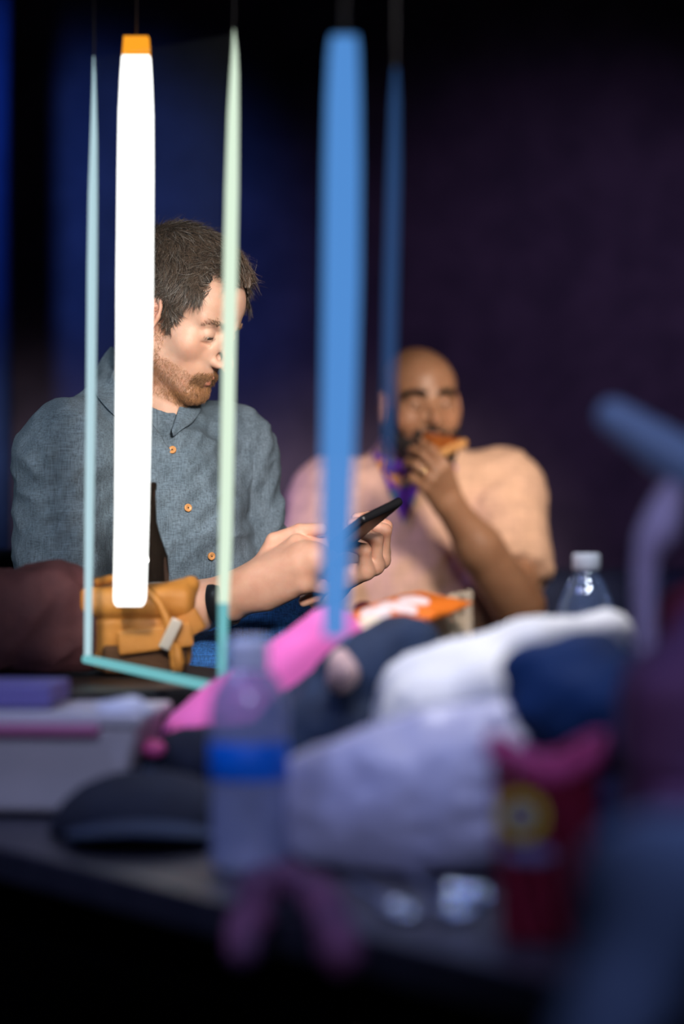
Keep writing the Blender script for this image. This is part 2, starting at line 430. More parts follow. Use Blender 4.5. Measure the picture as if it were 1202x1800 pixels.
# ================================================================== ROOM
M_wall = mat('wall_carpet', (.16, .12, .19), .95, col2=(.11, .085, .14), scale=9, bump=.6, bscale=90)
M_floor = mat('floor_carpet', (.020, .020, .028), .95, col2=(.012, .012, .018), scale=20, bump=.4, bscale=200)
M_ceil = mat('ceiling_paint', (.02, .02, .03), .9, bump=.2)
def wall(name, c, s, m): return tag(box(name, c, s, m, bev=0), kind='structure')
wall('floor', (0, 3.0, -.05), (5.2, 7.4, .1), M_floor)
wall('ceiling', (0, 3.0, 2.65), (5.2, 7.4, .1), M_ceil)
wall('wall_back', (0, 6.45, 1.3), (5.2, .1, 2.6), M_wall)
wall('wall_left', (-2.55, 3.0, 1.3), (.1, 7.0, 2.6), M_ceil)
wall('wall_right', (2.55, 3.0, 1.3), (.1, 7.0, 2.6), M_ceil)
wall('wall_front', (0, -.65, 1.3), (5.2, .1, 2.6), M_ceil)
# blue cloth drape hanging on the left of the back wall
M_drape = mat('drape_blue', (.05, .10, .32), .8, col2=(.04, .08, .26), scale=14, bump=.2)
gv, gf = [], []; nx_, nz_ = 60, 6
for i in range(nx_):
    for k in range(nz_):
        u = i / (nx_ - 1); gv.append((-1.45 + u * .635, 5.95 + .035 * math.sin(u * 26) + .012 * math.sin(u * 61 + k), .02 + 2.55 * k / (nz_ - 1)))
for i in range(nx_ - 1):
    for k in range(nz_ - 1): gf.append((i * nz_ + k, (i + 1) * nz_ + k, (i + 1) * nz_ + k + 1, i * nz_ + k + 1))
dr = meshobj('drape', gv, gf, M_drape); so = dr.modifiers.new('t', 'SOLIDIFY'); so.thickness = .006
tag(dr, 'blue drape hanging at the left edge of the back wall', 'drape')

# ================================================================== LIGHT TUBES AND GLASS
M_tube = emissionmat('tube_white', (1.0, .985, .97), 3.0)
M_amber = emissionmat('tube_amber', (1.0, .36, .02), 1.1)
M_blue = emissionmat('tube_blue', (.085, .27, .66), 1.0, clear=.10)
M_faint = emissionmat('strip_blue', (.035, .10, .27), 1.0, clear=.62)  # glass strip lit in blue, that light put in as faint emission
M_pane = glassmat('pane_glass', (.97, .985, .98), gloss=.006, fres=.06, body=.004, bodycol=(.6, .7, .75))
M_edge_r = emissionmat('edge_reflection_mint', (.76, .93, .74), 1.0)  # light reflecting off the glass edges, put in as constant emission
M_edge_l = emissionmat('edge_reflection_ice', (.55, .78, .86), .92)
M_edge_b = emissionmat('edge_reflection_teal', (.17, .50, .54), 1.0)
M_cord = mat('cord_black', (.01, .01, .012), .6)
def bar(name, pts, widths, D_thick, m, parent=None):
    """upright strip: pts = centre line, widths = widths across, D_thick = depth"""
    vs, fs = [], []
    for p, w in zip(pts, widths):
        for sx, sy in ((-1, -1), (1, -1), (1, 1), (-1, 1)): vs.append(np.array(p) + np.array([sx * w / 2, sy * D_thick / 2, 0]))
    for i in range(len(pts) - 1):
        for k in range(4):
            k2 = (k + 1) % 4; fs.append((i * 4 + k, i * 4 + k2, (i + 1) * 4 + k2, (i + 1) * 4 + k))
    fs.append((3, 2, 1, 0)); n = (len(pts) - 1) * 4; fs.append((n, n + 1, n + 2, n + 3))
    return meshobj(name, vs, fs, m, parent, smooth=False)
DL, DR = 2.86, 2.66
def strip(name, rows, D, m, parent, thick=.010, x_off=0):
    mpp = D * K; return bar(name, [W(c, y, D) for c, y, w in rows], [w * mpp for c, y, w in rows], thick, m, parent)
gp = empty('glazed_panel', W(275, 1190, 2.76))
tag(gp, 'tall narrow hanging glass pane with reflected light set as glow on its pale green edges in front of the reader', 'glass')
pv = [W(158, 1163, DL), W(392, 1210, DR), W(411, 60, DR), W(165, 105, DL)]
pv = [np.array(p) for p in pv]; nrm = np.cross(pv[1] - pv[0], pv[3] - pv[0]); nrm /= np.linalg.norm(nrm)
pvs = pv + [p + nrm * .004 for p in pv]
meshobj('pane', pvs, [(0, 1, 2, 3), (7, 6, 5, 4), (0, 4, 5, 1), (1, 5, 6, 2), (2, 6, 7, 3), (3, 7, 4, 0)], M_pane, gp, smooth=False)
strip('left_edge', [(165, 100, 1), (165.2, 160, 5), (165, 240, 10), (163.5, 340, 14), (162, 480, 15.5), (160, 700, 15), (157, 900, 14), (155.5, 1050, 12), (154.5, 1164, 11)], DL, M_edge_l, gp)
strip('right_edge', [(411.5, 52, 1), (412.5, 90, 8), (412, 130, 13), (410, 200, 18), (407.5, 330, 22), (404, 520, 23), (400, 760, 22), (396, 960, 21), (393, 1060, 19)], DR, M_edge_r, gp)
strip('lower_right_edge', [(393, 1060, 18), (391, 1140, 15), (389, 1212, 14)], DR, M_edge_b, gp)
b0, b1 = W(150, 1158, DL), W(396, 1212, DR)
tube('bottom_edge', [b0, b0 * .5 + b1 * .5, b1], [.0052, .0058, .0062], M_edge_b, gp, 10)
for px, py, D in ((165, 100, DL), (411.5, 55, DR)):
    a = W(px, py, D); tube('hanging_cord', [a - A_(0, 0, .02), A_(a[0], a[1], 2.6)], .0012, M_cord, gp, 6)
# white tube lamp behind the pane
lt = empty('tube_lamp_or_glass_strip', W(230, 1065, 2.90))
tag(lt, 'bright white vertical tube lamp with an amber upper end behind the glass pane', 'lamp')
def fbar(y):                                            # centre and width of the lamp along its height
    c = np.interp(y, [60, 130, 300, 600, 900, 1066], [240, 239.5, 238.5, 236, 232, 228]); w = np.interp(y, [60, 75, 130, 200, 300, 500, 1066], [42, 44, 52, 58, 60, 61, 54]); return c, w
rows = [(y, *fbar(y)) for y in (1050, 1000, 900, 800, 700, 600, 500, 400, 300, 200, 130, 100)]
rw = [(1065, 228, 42), (1062, 228, 48), (1057, 228, 52)] + rows
bar('lit_tube', [W(c, y, 2.9) for y, c, w in rw], [w * 2.9 * K for y, c, w in rw], .022, M_tube, lt)
rt = [(y, *fbar(y)) for y in (100, 90, 78, 66)]
bar('amber_end', [W(c, y, 2.9) for y, c, w in rt], [w * 2.9 * K for y, c, w in rt], .022, M_amber, lt)
a = W(240, 66, 2.9); tube('hanging_cord', [a, A_(a[0], a[1], 2.6)], .0015, M_cord, lt, 6)
# blue tube lamp nearer the camera
lb = empty('tube_lamp_or_glass_strip', W(588, 1118, 2.05))
tag(lb, 'wide blue vertical tube lamp, unsharp, hanging between the two people', 'lamp')
rw = [(1120, 588, 34), (1112, 588, 42), (1000, 589.5, 50), (900, 591, 55), (700, 596, 60), (500, 600, 63), (300, 602, 62), (180, 603, 58), (100, 604, 52), (66, 605, 44)]
bar('lit_tube', [W(c, y, 2.05) for y, c, w in rw], [w * 2.05 * K for y, c, w in rw], .020, M_blue, lb)
a = W(605, 66, 2.05); tube('hanging_cord', [a, A_(a[0], a[1], 2.6)], .0015, M_cord, lb, 6)
ls = empty('tube_lamp_or_glass_strip', W(680, 825, 2.20))  # slim glass strip, no lamp; its glow is added
tag(ls, 'faint slim dark blue glass strip, its light put in as glow, hanging in front of the bearded person', 'lamp')
rw = [(835, 681, 10), (700, 683, 21), (500, 687, 23), (300, 692, 21), (180, 694, 15), (120, 695, 6)]
bar('glowing_glass_strip', [W(c, y, 2.20) for y, c, w in rw], [w * 2.20 * K for y, c, w in rw], .006, M_faint, ls)
a = W(695, 120, 2.20); tube('hanging_cord', [a, A_(a[0], a[1], 2.6)], .0012, M_cord, ls, 6)

# ================================================================== SOFAS, TABLE, CASE
M_sofa = mat('sofa_navy', (.018, .030, .055), .85, col2=(.012, .02, .04), scale=18, bump=.3, bscale=200)
def sofa(cx, y0, width, seat, label, seed, arms=(-1, 1)):
    s = empty('sofa', (cx, y0 + .4, 0)); tag(s, label, 'sofa', None)
    box('base', (cx, y0 + .42, seat / 2 - .05), (width, .80, seat - .14), M_sofa, s, bev=.02)
    box('backrest', (cx, y0 + .80, seat / 2 + .22), (width, .20, seat + .42), M_sofa, s, bev=.06)
    n = 3 if width > 1.5 else 2
    for i in range(n):
        w = (width - .30) / n; box('seat_cushion', (cx - (width - .30) / 2 + w * (i + .5), y0 + .36, seat - .06), (w - .01, .68, .14), M_sofa, s, bev=.04)
        box('back_cushion', (cx - (width - .30) / 2 + w * (i + .5), y0 + .64, seat + .22), (w - .01, .16, .40), M_sofa, s, bev=.06, rx=-.12)
    for sx in arms: box('armrest', (cx + sx * (width / 2 - .075), y0 + .42, seat / 2 + .10), (.15, .84, seat + .16), M_sofa, s, bev=.04)
    for sx in (-1, 1):
        for sy in (.08, .82): box('leg', (cx + sx * (width / 2 - .08), y0 + sy, .03), (.05, .05, .06), M_black0, s, bev=.004)
    return s
M_black0 = mat('black_wood', (.012, .012, .015), .5)
sofa(-.66, 3.70, 1.02, .30, 'low navy sofa under the person with the phone, mostly hidden', 1, (-1,))
sofa(.42, 5.16, 2.1, .23, 'low navy sofa under the bearded person, its back showing at right', 2)
TE = A_(-.583, .812, 0); TW = A_(.812, .583, 0); T0 = A_(-.305, 2.16, 0)       # along and across the near edge
def TP(s, w, z=0): return T0 + TE * s + TW * w + A_(0, 0, z)
ang = math.atan2(TE[1], TE[0])
M_table = mat('table_black', (.020, .021, .034), .38, col2=(.028, .028, .042), scale=30, bump=.1, bscale=150)
tb = empty('coffee_table', TP(-.32, .4)); tag(tb, 'low black table in the foreground loaded with bags, bottles and clothes', 'table')
c = TP(-.33, .40, .485); box('tabletop', c, (1.46, .80, .03), M_table, tb, rz=ang, bev=.004)
c = TP(-.33, .40, .44); box('apron', c, (1.36, .70, .06), M_table, tb, rz=ang, bev=.003)
for s in (-1.0, .34):
    for w in (.06, .74): box('leg', TP(s, w, .235), (.05, .05, .47), M_table, tb, rz=ang, bev=.003)
cs = empty('road_case', TP(.64, .36)); tag(cs, 'black road case carrying the tan bag, mostly lost in shadow', 'case')
M_case = mat('case_black', (.010, .010, .013), .55, bump=.2, bscale=300)
M_alu = mat('case_trim', (.05, .05, .06), .35, metal=.8)
box('body', TP(.64, .36, .30), (.42, .66, .596), M_case, cs, rz=ang, bev=.01)
for s_ in (.43, .85):
    box('corner_trim', TP(s_, .03, .30), (.012, .012, .58), M_alu, cs, rz=ang, bev=.002)
    box('corner_trim', TP(s_, .69, .30), (.012, .012, .58), M_alu, cs, rz=ang, bev=.002)
box('latch', TP(.425, .36, .45), (.008, .06, .08), M_alu, cs, rz=ang, bev=.002)

# ================================================================== SKIN, HAIR, CLOTH MATERIALS
M_skin = mat('skin_fair', (.66, .40, .29), .5, sss=.25, attr=True, col2=(.60, .34, .24), scale=45, bump=.10, bscale=500)
M_skin2 = mat('skin_tan', (.36, .19, .11), .45, sss=.15, attr=True, col2=(.32, .16, .09), scale=30)
M_hair = mat('hair_strand', (1, 1, 1), .42, attr=True)
M_hairbase = mat('hair_brown', (.035, .026, .020), .7)
M_beard2 = mat('beard_black', (.012, .009, .008), .75, bump=.8, bscale=300)
M_white = mat('eye_white', (.75, .70, .66), .2)
M_iris = mat('eye_iris', (.06, .04, .03), .15)
M_chambray = mat('chambray_cloth', (.125, .165, .205), .85, col2=(.095, .13, .165), scale=25, weave=650, bump=.25, weave_amt=.36, bscale=700)
M_peach = mat('peach_cloth', (.66, .42, .29), .85, col2=(.60, .38, .27), scale=30, weave=110, bump=.2, bscale=120, weave_amt=.14)
M_denim = mat('denim_blue', (.022, .12, .36), .85, col2=(.015, .08, .26), scale=40, weave=500, bump=.3, bscale=400)
M_denim2 = mat('denim_navy', (.015, .028, .06), .85, col2=(.02, .04, .085), scale=40)
M_button = mat('button_wood', (.60, .27, .09), .4)
M_thread = mat('thread_dark', (.05, .03, .02), .8)
M_black = mat('black_plastic', (.010, .010, .012), .35)
M_shoe = mat('shoe_leather', (.05, .03, .02), .5)

# ================================================================== PERSON LOOKING AT A PHONE
manA = empty('person', W(300, 1330, 3.75))
tag(manA, 'person in grey-blue chambray shirt looking down at a black phone behind the glass pane', 'person')
SA = .925
OA = W(323, 551, 3.5)
psi, phi = math.radians(62), math.radians(30)
RA = frame((math.cos(phi) * math.sin(psi), -math.cos(phi) * math.cos(psi), -math.sin(phi)), 0.0)
toA = lambda p: (p - OA) @ RA / SA
frA = lambda q: np.asarray(q, float) @ RA.T * SA + OA
nk0 = frA((0, -.035, -.070)); nk1 = W(262, 752, 3.56)
ShR, ShL = W(114, 804, 3.44), W(402, 800, 3.66)
ElR, WrR = W(112, 1108, 3.40), W(428, 1052, 3.28)
ElL, WrL = W(462, 1052, 3.64), W(572, 1030, 3.42)
HipR, HipL = W(235, 1330, 3.76), W(345, 1330, 3.84)
KnR, KnL = W(362, 1210, 3.38), W(470, 1122, 3.44)
tR = (ShL - ShR) / np.linalg.norm(ShL - ShR)            # across the shoulders
tF = np.cross([0, 0, 1], tR) * -1; tF /= np.linalg.norm(tF)  # chest forward
if tF[1] > 0: tF = -tF
mid = (ShR + ShL) / 2; hip = (HipR + HipL) / 2
def neckA(p):
    d = cap(p, nk0, nk1, .046, .056)
    return smin(d, cap(p, frA((0, .02, -.095)), nk1 + tF * .045 + A_(0, 0, -.03), .030, .036), .03)
def fA_head(p):
    d = smin(head_sdf(toA(p), closed=.92) * SA, neckA(p), .016)
    up = cap(p, ShR * .60 + ShL * .40 - A_(0, 0, .05), ShL * .60 + ShR * .40 - A_(0, 0, .05), .068)
    return smin(d, up, .05)
# his right hand (nearer the camera), closed round the lower end of the phone
fR = W(548, 985, 3.235) - WrR
HR = hand_prims(WrR + (W(440, 1042, 3.28) - WrR), fR, A_(-.32, -.86, .42), +1,
                [(1.05, 1.35, .7), (1.15, 1.4, .7), (1.2, 1.4, .7), (1.25, 1.4, .7)], (.03, .0, -.02, -.05),
                thumb=[(.020, .026, -.004), (.055, .052, .000), (.092, .050, -.006), (.122, .040, -.012)], sc=1.02)
PH0, PH1 = W(600, 952, 3.26), W(688, 892, 3.20)
fL = W(662, 984, 3.38) - WrL
HL = hand_prims(WrL, fL, A_(.15, .40, -.90), -1,
                [(.85, 1.25, .6), (.88, 1.3, .6), (.92, 1.3, .6), (1.0, 1.3, .6)], (.03, .01, -.02, -.05),
                thumb=[(.025, .026, -.004), (.050, .050, -.010), (.076, .056, -.020), (.098, .052, -.030)], sc=1.0)
HandR = lambda p: smin(hand_sdf(p, HR), smin(cap(p, ElR, WrR * .75 + ElR * .25, .044, .031), cap(p, WrR * .75 + ElR * .25, WrR + fR * .12, .031, .0235), .02), .018)
HandL = lambda p: smin(hand_sdf(p, HL), cap(p, ElL, WrL, .044, .027), .018)
def fA_body(p):
    d = cap(p, ShR, ShL, .050)
    d = smin(d, cap(p, mid - A_(0, 0, .12), hip + A_(0, 0, .05), .085, .095), .06)
    for a, b, ra, rb in ((ShR, ElR, .045, .040), (ShL, ElL, .045, .040), (HipR, KnR, .070, .050), (HipL, KnL, .070, .050)): d = smin(d, cap(p, a, b, ra, rb), .03)
    for k, fo in ((KnR, FtR), (KnL, FtL)):
        d = smin(d, cap(p, k, fo, .054, .034), .02); d = smin(d, cap(p, fo, fo + A_(.10, -.10, -.03), .032, .025), .02)
    return smin(d, cap(p, mid - A_(0, 0, .03), nk1 - A_(0, 0, .04), .055, .045), .03)
FtR = A_(KnR[0] + .02, 3.60, .075); FtL = A_(KnL[0] + .06, 3.62, .075)
stubA = lambda q: np.clip((-.045 - q[:, 2] - .55 * np.clip(.075 - q[:, 1], 0, .05) + .25 * np.clip(.05 - q[:, 1], 0, .07)) / .012, 0, 1) * np.clip((q[:, 1] + .0) / .02, 0, 1) * (q[:, 2] > -.13) * .38
hV, hF = surf(fA_head, np.minimum(OA, nk1) - A_(.15, .15, .06), OA + A_(.15, .16, .17), .0021, 2)
keep = [(hV, hF, skin_tone(toA(hV), stub=stubA, stubcol=(.80, .62, .48), lip=(1.0, .70, .66)))]
def hand_tone(H):
    def t(V):
        tn = np.ones((len(V), 3)); tn *= np.array([1.0, .93, .90])
        for ch, r in H[1]:
            for k in (1, 2):
                dd = np.sqrt(((V - ch[k]) ** 2).sum(1)); w = np.clip(1 - dd / .016, 0, 1)[:, None] * .6; tn = tn * (1 - w) + tn * np.array([1, .74, .70]) * w
        return tn
    return t
for f_, H_, a_, b_ in ((HandR, HR, ElR, WrR), (HandL, HL, ElL, WrL)):
    pts = np.array([a_, b_] + [q for ch, _ in H_[1] for q in ch]); v, f = surf(f_, pts.min(0) - .06, pts.max(0) + .06, .0020, 2); keep.append((v, f, hand_tone(H_)(v)))
v, f = surf(fA_body, (-.75, 3.15, 0), (.2, 4.1, 1.0), .010); keep.append((v, f, np.ones((len(v), 3))))
V_, F_, T_ = merge(keep)
bodyA = meshobj('body', V_, F_, M_skin, manA, True, T_)
# eyes
for sx in (1, -1):
    e = frA((sx * .031, .0685, -.001))
    g = frame(RA[:, 1] - RA[:, 2] * .45)
    lathe('eyeball', e, [(0.0, -.0128 * SA)] + [(.0128 * SA * math.cos(a), .0128 * SA * math.sin(a)) for a in np.linspace(-1.5, 1.5, 24)] + [(0, .0128 * SA)], M_white, manA, 24)
    R3 = np.stack([g[:, 0], g[:, 2], g[:, 1]], 1)
    lathe('iris', e, [(.0054, .0107), (.0052, .0113), (.0001, .0123)], M_iris, manA, 20, R=R3)
# ---- hair
hn = normals(hV, hF); hq = toA(hV); hqn = hn @ RA
def hairline(q):
    x = np.abs(q[:, 0]); y = q[:, 1]; z = q[:, 2]
    front = .078 + .55 * np.clip(x - .018, 0, .020) - .9 * np.clip(x - .038, 0, .03)
    side = np.where(y > .018, .066 - (.062 - y) * 1.25, -.005)
    side = np.where(y < -.022, -.034, side)
    side = np.where((y > .016) & (y < .030) & (x > .052), -.016, side)
    lim = np.where(x > .052, side, np.minimum(front, np.where(y < 0, -.038, 9)))
    lim = np.where((x <= .052) & (y < .0), -.038, lim)
    return z - lim
hl = hairline(hq); earz = ell(np.stack([np.abs(hq[:, 0]), hq[:, 1], hq[:, 2]], 1), (.083, -.004, -.008), (.014, .024, .036), rotm(.15, 0, -.35)) < 0
inh = (hl > 0) & (hq[:, 2] > -.08) & ~earz
def fA_cap(p):
    q = toA(p); th = .004 + .008 * np.clip((q[:, 2] - .02) / .08, 0, 1) + .003 * noise3(q, 55, 3)
    d = ell(q, (0, -.020, .034), (.075, .094, .080)); d = smin(d, ell(q, (0, .030, .036), (.061, .054, .052)), .03)
    return smax(d - th, (.024 - hairline(q)) * .7, .006) * SA
hair = sdfobj('hair', fA_cap, OA - .14, OA + .15, .0035, M_hairbase, manA)
def dirA(P, N, r):
    q = toA(P); d = np.zeros_like(q); top = np.clip((q[:, 2] - .03) / .05, 0, 1)[:, None]
    dt = np.stack([q[:, 0] * 9 + .15, .55 - .9 * np.clip(q[:, 1] / .06, 0, 1), 0 * q[:, 0]], 1)
    ds = np.stack([0 * q[:, 0], .15 + q[:, 1] * 6, -1 + 0 * q[:, 0]], 1)
    return (dt * top + ds * (1 - top)) @ RA.T
def lenA(P, r):
    q = toA(P); t = np.clip((q[:, 2] - .02) / .07, 0, 1); return (.014 + .023 * t) * r.uniform(.6, 1.25, len(P)) * np.where((q[:, 2] < -.01) & (q[:, 1] < -.02), .5, 1)
def colA(P, r):
    b = np.array([.10, .066, .045]); g = r.uniform(.25, 2.2, (len(P), 1)) * .8; c = b * g
    gr = r.uniform(size=len(P)) < .13; c[gr] = np.array([.30, .27, .24]) * r.uniform(.6, 1, (gr.sum(), 1)); return c
Vh = hV[inh]; Nh = hn[inh]; top = np.clip((toA(Vh)[:, 2] - .0) / .09, 0, 1)[:, None]
hair_strands('hair_lock', Vh + Nh * (.003 + .007 * top), Nh, 22000, dirA, lenA, colA, M_hair, hair, w=.00050, seg=6, lift=(.34, -.10), jitter=.16, clump=90)
wild = toA(Vh)[:, 2] > .06
hair_strands('stray_hair', Vh[wild] + Nh[wild] * .010, Nh[wild], 800, dirA, lambda P, r: r.uniform(.015, .036, len(P)), colA, M_hair, hair, w=.00022, seg=6, lift=(1.1, .3), jitter=.7, seed=5)
# ---- beard, moustache, eyebrows, lashes
bcol = lambda P, r: np.array([.46, .22, .095]) * r.uniform(.5, 1.35, (len(P), 1))
bq = hq; x_ = np.abs(bq[:, 0])
lipm = np.minimum(cap(np.stack([x_, bq[:, 1], bq[:, 2]], 1), (.0, .0925, -.0640), (.022, .079, -.0685), .0065, .003), cap(np.stack([x_, bq[:, 1], bq[:, 2]], 1), (0, .0915, -.0730), (.019, .080, -.0700), .0075, .004)) < 0
jaw = ~earz & (bq[:, 2] < -.062 + .0 * x_) & (bq[:, 1] > .005) & (bq[:, 2] > -.125) & ~lipm & (bq[:, 2] < -.03 - (bq[:, 1] - .01) * .55)
goat = (x_ < .030) & (bq[:, 1] > .045) & (bq[:, 2] < -.080) & (bq[:, 2] > -.122) & ~lipm
mous = (x_ < .028) & (bq[:, 1] > .07) & (bq[:, 2] < -.052 - x_ * .35) & (bq[:, 2] > -.078) & ~lipm & (bq[:, 2] < -.0490)
sidb = ~earz & (x_ > .055) & (bq[:, 1] > .004) & (bq[:, 1] < .026) & (bq[:, 2] < -.01) & (bq[:, 2] > -.07)
dn = lambda P, N, r: np.tile(-RA[:, 2] + RA[:, 1] * .35, (len(P), 1))
beard = hair_strands('beard', hV[goat], hn[goat], 2600, dn, lambda P, r: r.uniform(.003, .008, len(P)), bcol, M_hair, manA, w=.00028, seg=3, lift=(.6, .1), jitter=.4, seed=2)
hair_strands('beard_stubble', hV[jaw | sidb], hn[jaw | sidb], 9000, dn, lambda P, r: r.uniform(.0022, .0048, len(P)), bcol, M_hair, beard, w=.00016, seg=2, lift=(.7, .3), jitter=.6, seed=3)
hair_strands('moustache', hV[mous], hn[mous], 1300, lambda P, N, r: np.sign(toA(P)[:, :1]) * RA[:, 0][None] * .9 - RA[:, 2][None], lambda P, r: r.uniform(.005, .010, len(P)),
             lambda P, r: bcol(P, r) * .6, M_hair, manA, w=.00030, seg=3, lift=(.45, .0), jitter=.3, seed=4)
brow = (x_ > .012) & (x_ < .050) & (np.abs(bq[:, 2] - (.0200 + .10 * (x_ - .012) - 4.2 * np.clip(x_ - .036, 0, 1) ** 1.4)) < .0036) & (bq[:, 1] > .055)
hair_strands('eyebrow', hV[brow], hn[brow], 420, lambda P, N, r: np.sign(toA(P)[:, :1]) * RA[:, 0][None] + RA[:, 2][None] * .25, lambda P, r: r.uniform(.005, .009, len(P)),
             lambda P, r: np.array([.26, .15, .09]) * r.uniform(.6, 1.4, (len(P), 1)), M_hair, manA, w=.00022, seg=3, lift=(.3, .0), jitter=.25, seed=6)
lash = (x_ > .020) & (x_ < .043) & (bq[:, 0] > 0) & (np.abs(bq[:, 2] - (-.0030 + .0 * x_)) < .0011) & (bq[:, 1] > .076)
if lash.any(): hair_strands('eyelash', hV[lash], hn[lash], 90, lambda P, N, r: np.tile(-RA[:, 2], (len(P), 1)), lambda P, r: r.uniform(.004, .007, len(P)),
             lambda P, r: np.array([.03, .02, .015]) * np.ones((len(P), 1)), M_hair, manA, w=.00016, seg=3, lift=(1.0, .5), jitter=.2, seed=7)
# ---- shirt
Cc = W(266, 694, 3.535); Uc = A_(.44, -.36, .82); Uc /= np.linalg.norm(Uc)
cF = A_(.80, -.60, 0); cF = cF - Uc * (cF @ Uc); cF /= np.linalg.norm(cF); cR = np.cross(cF, Uc)
CB = np.stack([cR, cF, Uc], 1)
pb0, pb1 = W(300, 752, 3.47), W(392, 1010, 3.55)        # front closing line
pn = np.cross(pb1 - pb0, tF); pn /= np.linalg.norm(pn)
def cloth_disp(p, seed=1, amp=.0035, f=16):
    q = p @ rotm(.3, .5, .2) * A_(1.0, 1.0, .45)
    a = folds(q, f, seed); b = folds(p @ rotm(.9, -.4, .6) * A_(.6, 1, 1.3), f * 2.1, seed + 5)
    return amp * (np.clip(a, -.6, 1) * .9 + np.clip(b, -.6, 1) * .45)
cuffR = WrR * .18 + ElR * .82; cuffL = WrL * .10 + ElL * .90
def fA_shirt0(p):
    d = cap(p, ShR * .96 + ShL * .04, ShL * .96 + ShR * .04, .074)
    d = smin(d, ell(p, mid * .72 + hip * .28 + tF * .015, (.175, .120, .165), np.stack([tR, tF, A_(0, 0, 1)], 1)), .06)
    d = smin(d, cap(p, mid - A_(0, 0, .12), hip + A_(0, 0, .10), .128, .140), .07)
    d = smin(d, cap(p, mid, nk1 + A_(0, 0, -.02), .082, .050), .05)
    d = smin(d, cap(p, nk1 - A_(.0, -.02, .05), Cc - Uc * .040, .066, .058), .03)
    d = smin(d, cap(p, ShR + A_(.01, .02, .0), W(212, 742, 3.56), .060, .058), .03)
    sr = smin(cap(p, ShR - A_(0, 0, .01), ElR, .066, .061), cap(p, ElR, cuffR, .061, .056), .02)
    sl = smin(cap(p, ShL - A_(0, 0, .01), ElL, .062, .058), cap(p, ElL, cuffL, .058, .050), .02)
    return smin(smin(d, sr, .028), sl, .022)
def fA_shirt(p):
    d = fA_shirt0(p)
    # cloth piles up in ridges at the elbows and bunches over the belly
    for e, ax in ((ElR, ElR - ShR), (ElL, ElL - ShL)):
        u = ax / np.linalg.norm(ax); s = (p - e) @ u; w = np.exp(-((p - e) ** 2).sum(1) / .010)
        d = d - .0045 * w * np.abs(np.sin(s * 95 + noise3(p, 9, 4) * 2.2)) * 1.0
    d = d - cloth_disp(p, 1, .0085, 11)
    front = ((p - mid) @ tF) > .02
    pl = np.abs((p - pb0) @ pn); t = (p - pb0) @ (pb1 - pb0) / ((pb1 - pb0) @ (pb1 - pb0))
    pk = .0016 * (1 / (1 + np.exp((pl - .0165) / .0009))) - .0016 * np.exp(-((pl - .0125) / .0010) ** 2) + .0010 * np.sin(t * 150 + noise3(p, 30, 9)) * np.exp(-((pl - .014) / .004) ** 2)
    d = d - pk * front * (t > 0)
    for s in (ShR, ShL):                                  # armhole seams
        sd = np.abs((p - (s * .86 + mid * .14)) @ tR - .10 * ((p - s)[:, 2] + .02)); d = d + .0016 * np.exp(-(sd / .0016) ** 2)
    # open neck
    q = (p - Cc) @ CB
    hole = cap(q, (0, .004, -.06), (0, .004, .2), .055, .062)
    qa = (W(303, 796, 3.45) - Cc) @ CB; vee = np.maximum(np.abs(q[:, 0] - qa[0]) * .85 - (q[:, 2] - qa[2]) * .45, -(q[:, 1] - .02))
    return smax(smax(d, -hole, .004), -vee, .004)
def fA_collar(p):
    q = (p - Cc) @ CB; x, y, z = q[:, 0], q[:, 1], q[:, 2]; rr = np.sqrt(x * x + (y - .002) ** 2); th = np.arctan2(x, y)   # 0 at the front
    ath = np.abs(th)
    R1 = .0610 + .0015 * np.sin(3 * th)
    stand = np.maximum(np.maximum(np.abs(rr - R1) - .0016, np.abs(z + .016) - .021), .16 - ath + .0)
    ztop = .008; tipw = np.exp(-((ath - .52) / .34) ** 2)
    zlo = -.030 - .030 * tipw
    R2 = .0645 + (ztop - z) * (.42 + .16 * tipw) + .0012 * noise3(p, 40, 2)
    leaf = np.maximum(np.maximum(np.abs(rr - R2) - .0017, z - ztop), zlo - z)
    leaf = np.maximum(leaf, (.20 + (ztop - z) * 3.2) - ath)
    return np.minimum(stand, leaf) * .7
shirt = sdfobj('shirt', fA_shirt, (-.62, 3.18, .34), (.05, 3.98, 1.12), .0042, M_chambray, manA)
sdfobj('shirt_collar', fA_collar, Cc - .13, Cc + .13, .0018, M_chambray, shirt)
def outside(p, gap):
    p = np.array(p, float)
    for _ in range(60):
        if fA_shirt(p[None])[0] >= gap: break
        p = p + A_(0, -.001, .0002)
    return p
def leaf(inner, outer, name):
    gi = [np.array(a) for a in spline([W(*a) for a in inner], 16)]; go = [np.array(a) for a in spline([W(*a) for a in outer], 16)]
    vs, fs = [], []
    for i in range(16):
        for k in range(7):
            t = k / 6; p = gi[i] * (1 - t) + go[i] * t + A_(0, -.006, .002) * math.sin(t * math.pi); vs.append(outside(p, .0045 + .002 * (1 - t)))
    for i in range(15):
        for k in range(6): fs.append((i * 7 + k, i * 7 + k + 1, i * 7 + 8 + k, i * 7 + 7 + k))
    o = meshobj(name, vs, fs, M_chambray, shirt); so = o.modifiers.new('thick', 'SOLIDIFY'); so.thickness = .0028; so.offset = 0
    sb = o.modifiers.new('smooth', 'SUBSURF'); sb.levels = 2; sb.render_levels = 2
leaf([(197, 606, 3.62), (224, 655, 3.55), (248, 700, 3.46), (268, 727, 3.43)], [(166, 652, 3.62), (170, 700, 3.52), (214, 744, 3.43), (266, 762, 3.42)], 'collar_leaf')
leaf([(322, 696, 3.53), (315, 716, 3.50), (308, 737, 3.47), (302, 758, 3.45)], [(353, 700, 3.57), (352, 724, 3.52), (332, 748, 3.48), (304, 768, 3.45)], 'collar_leaf')
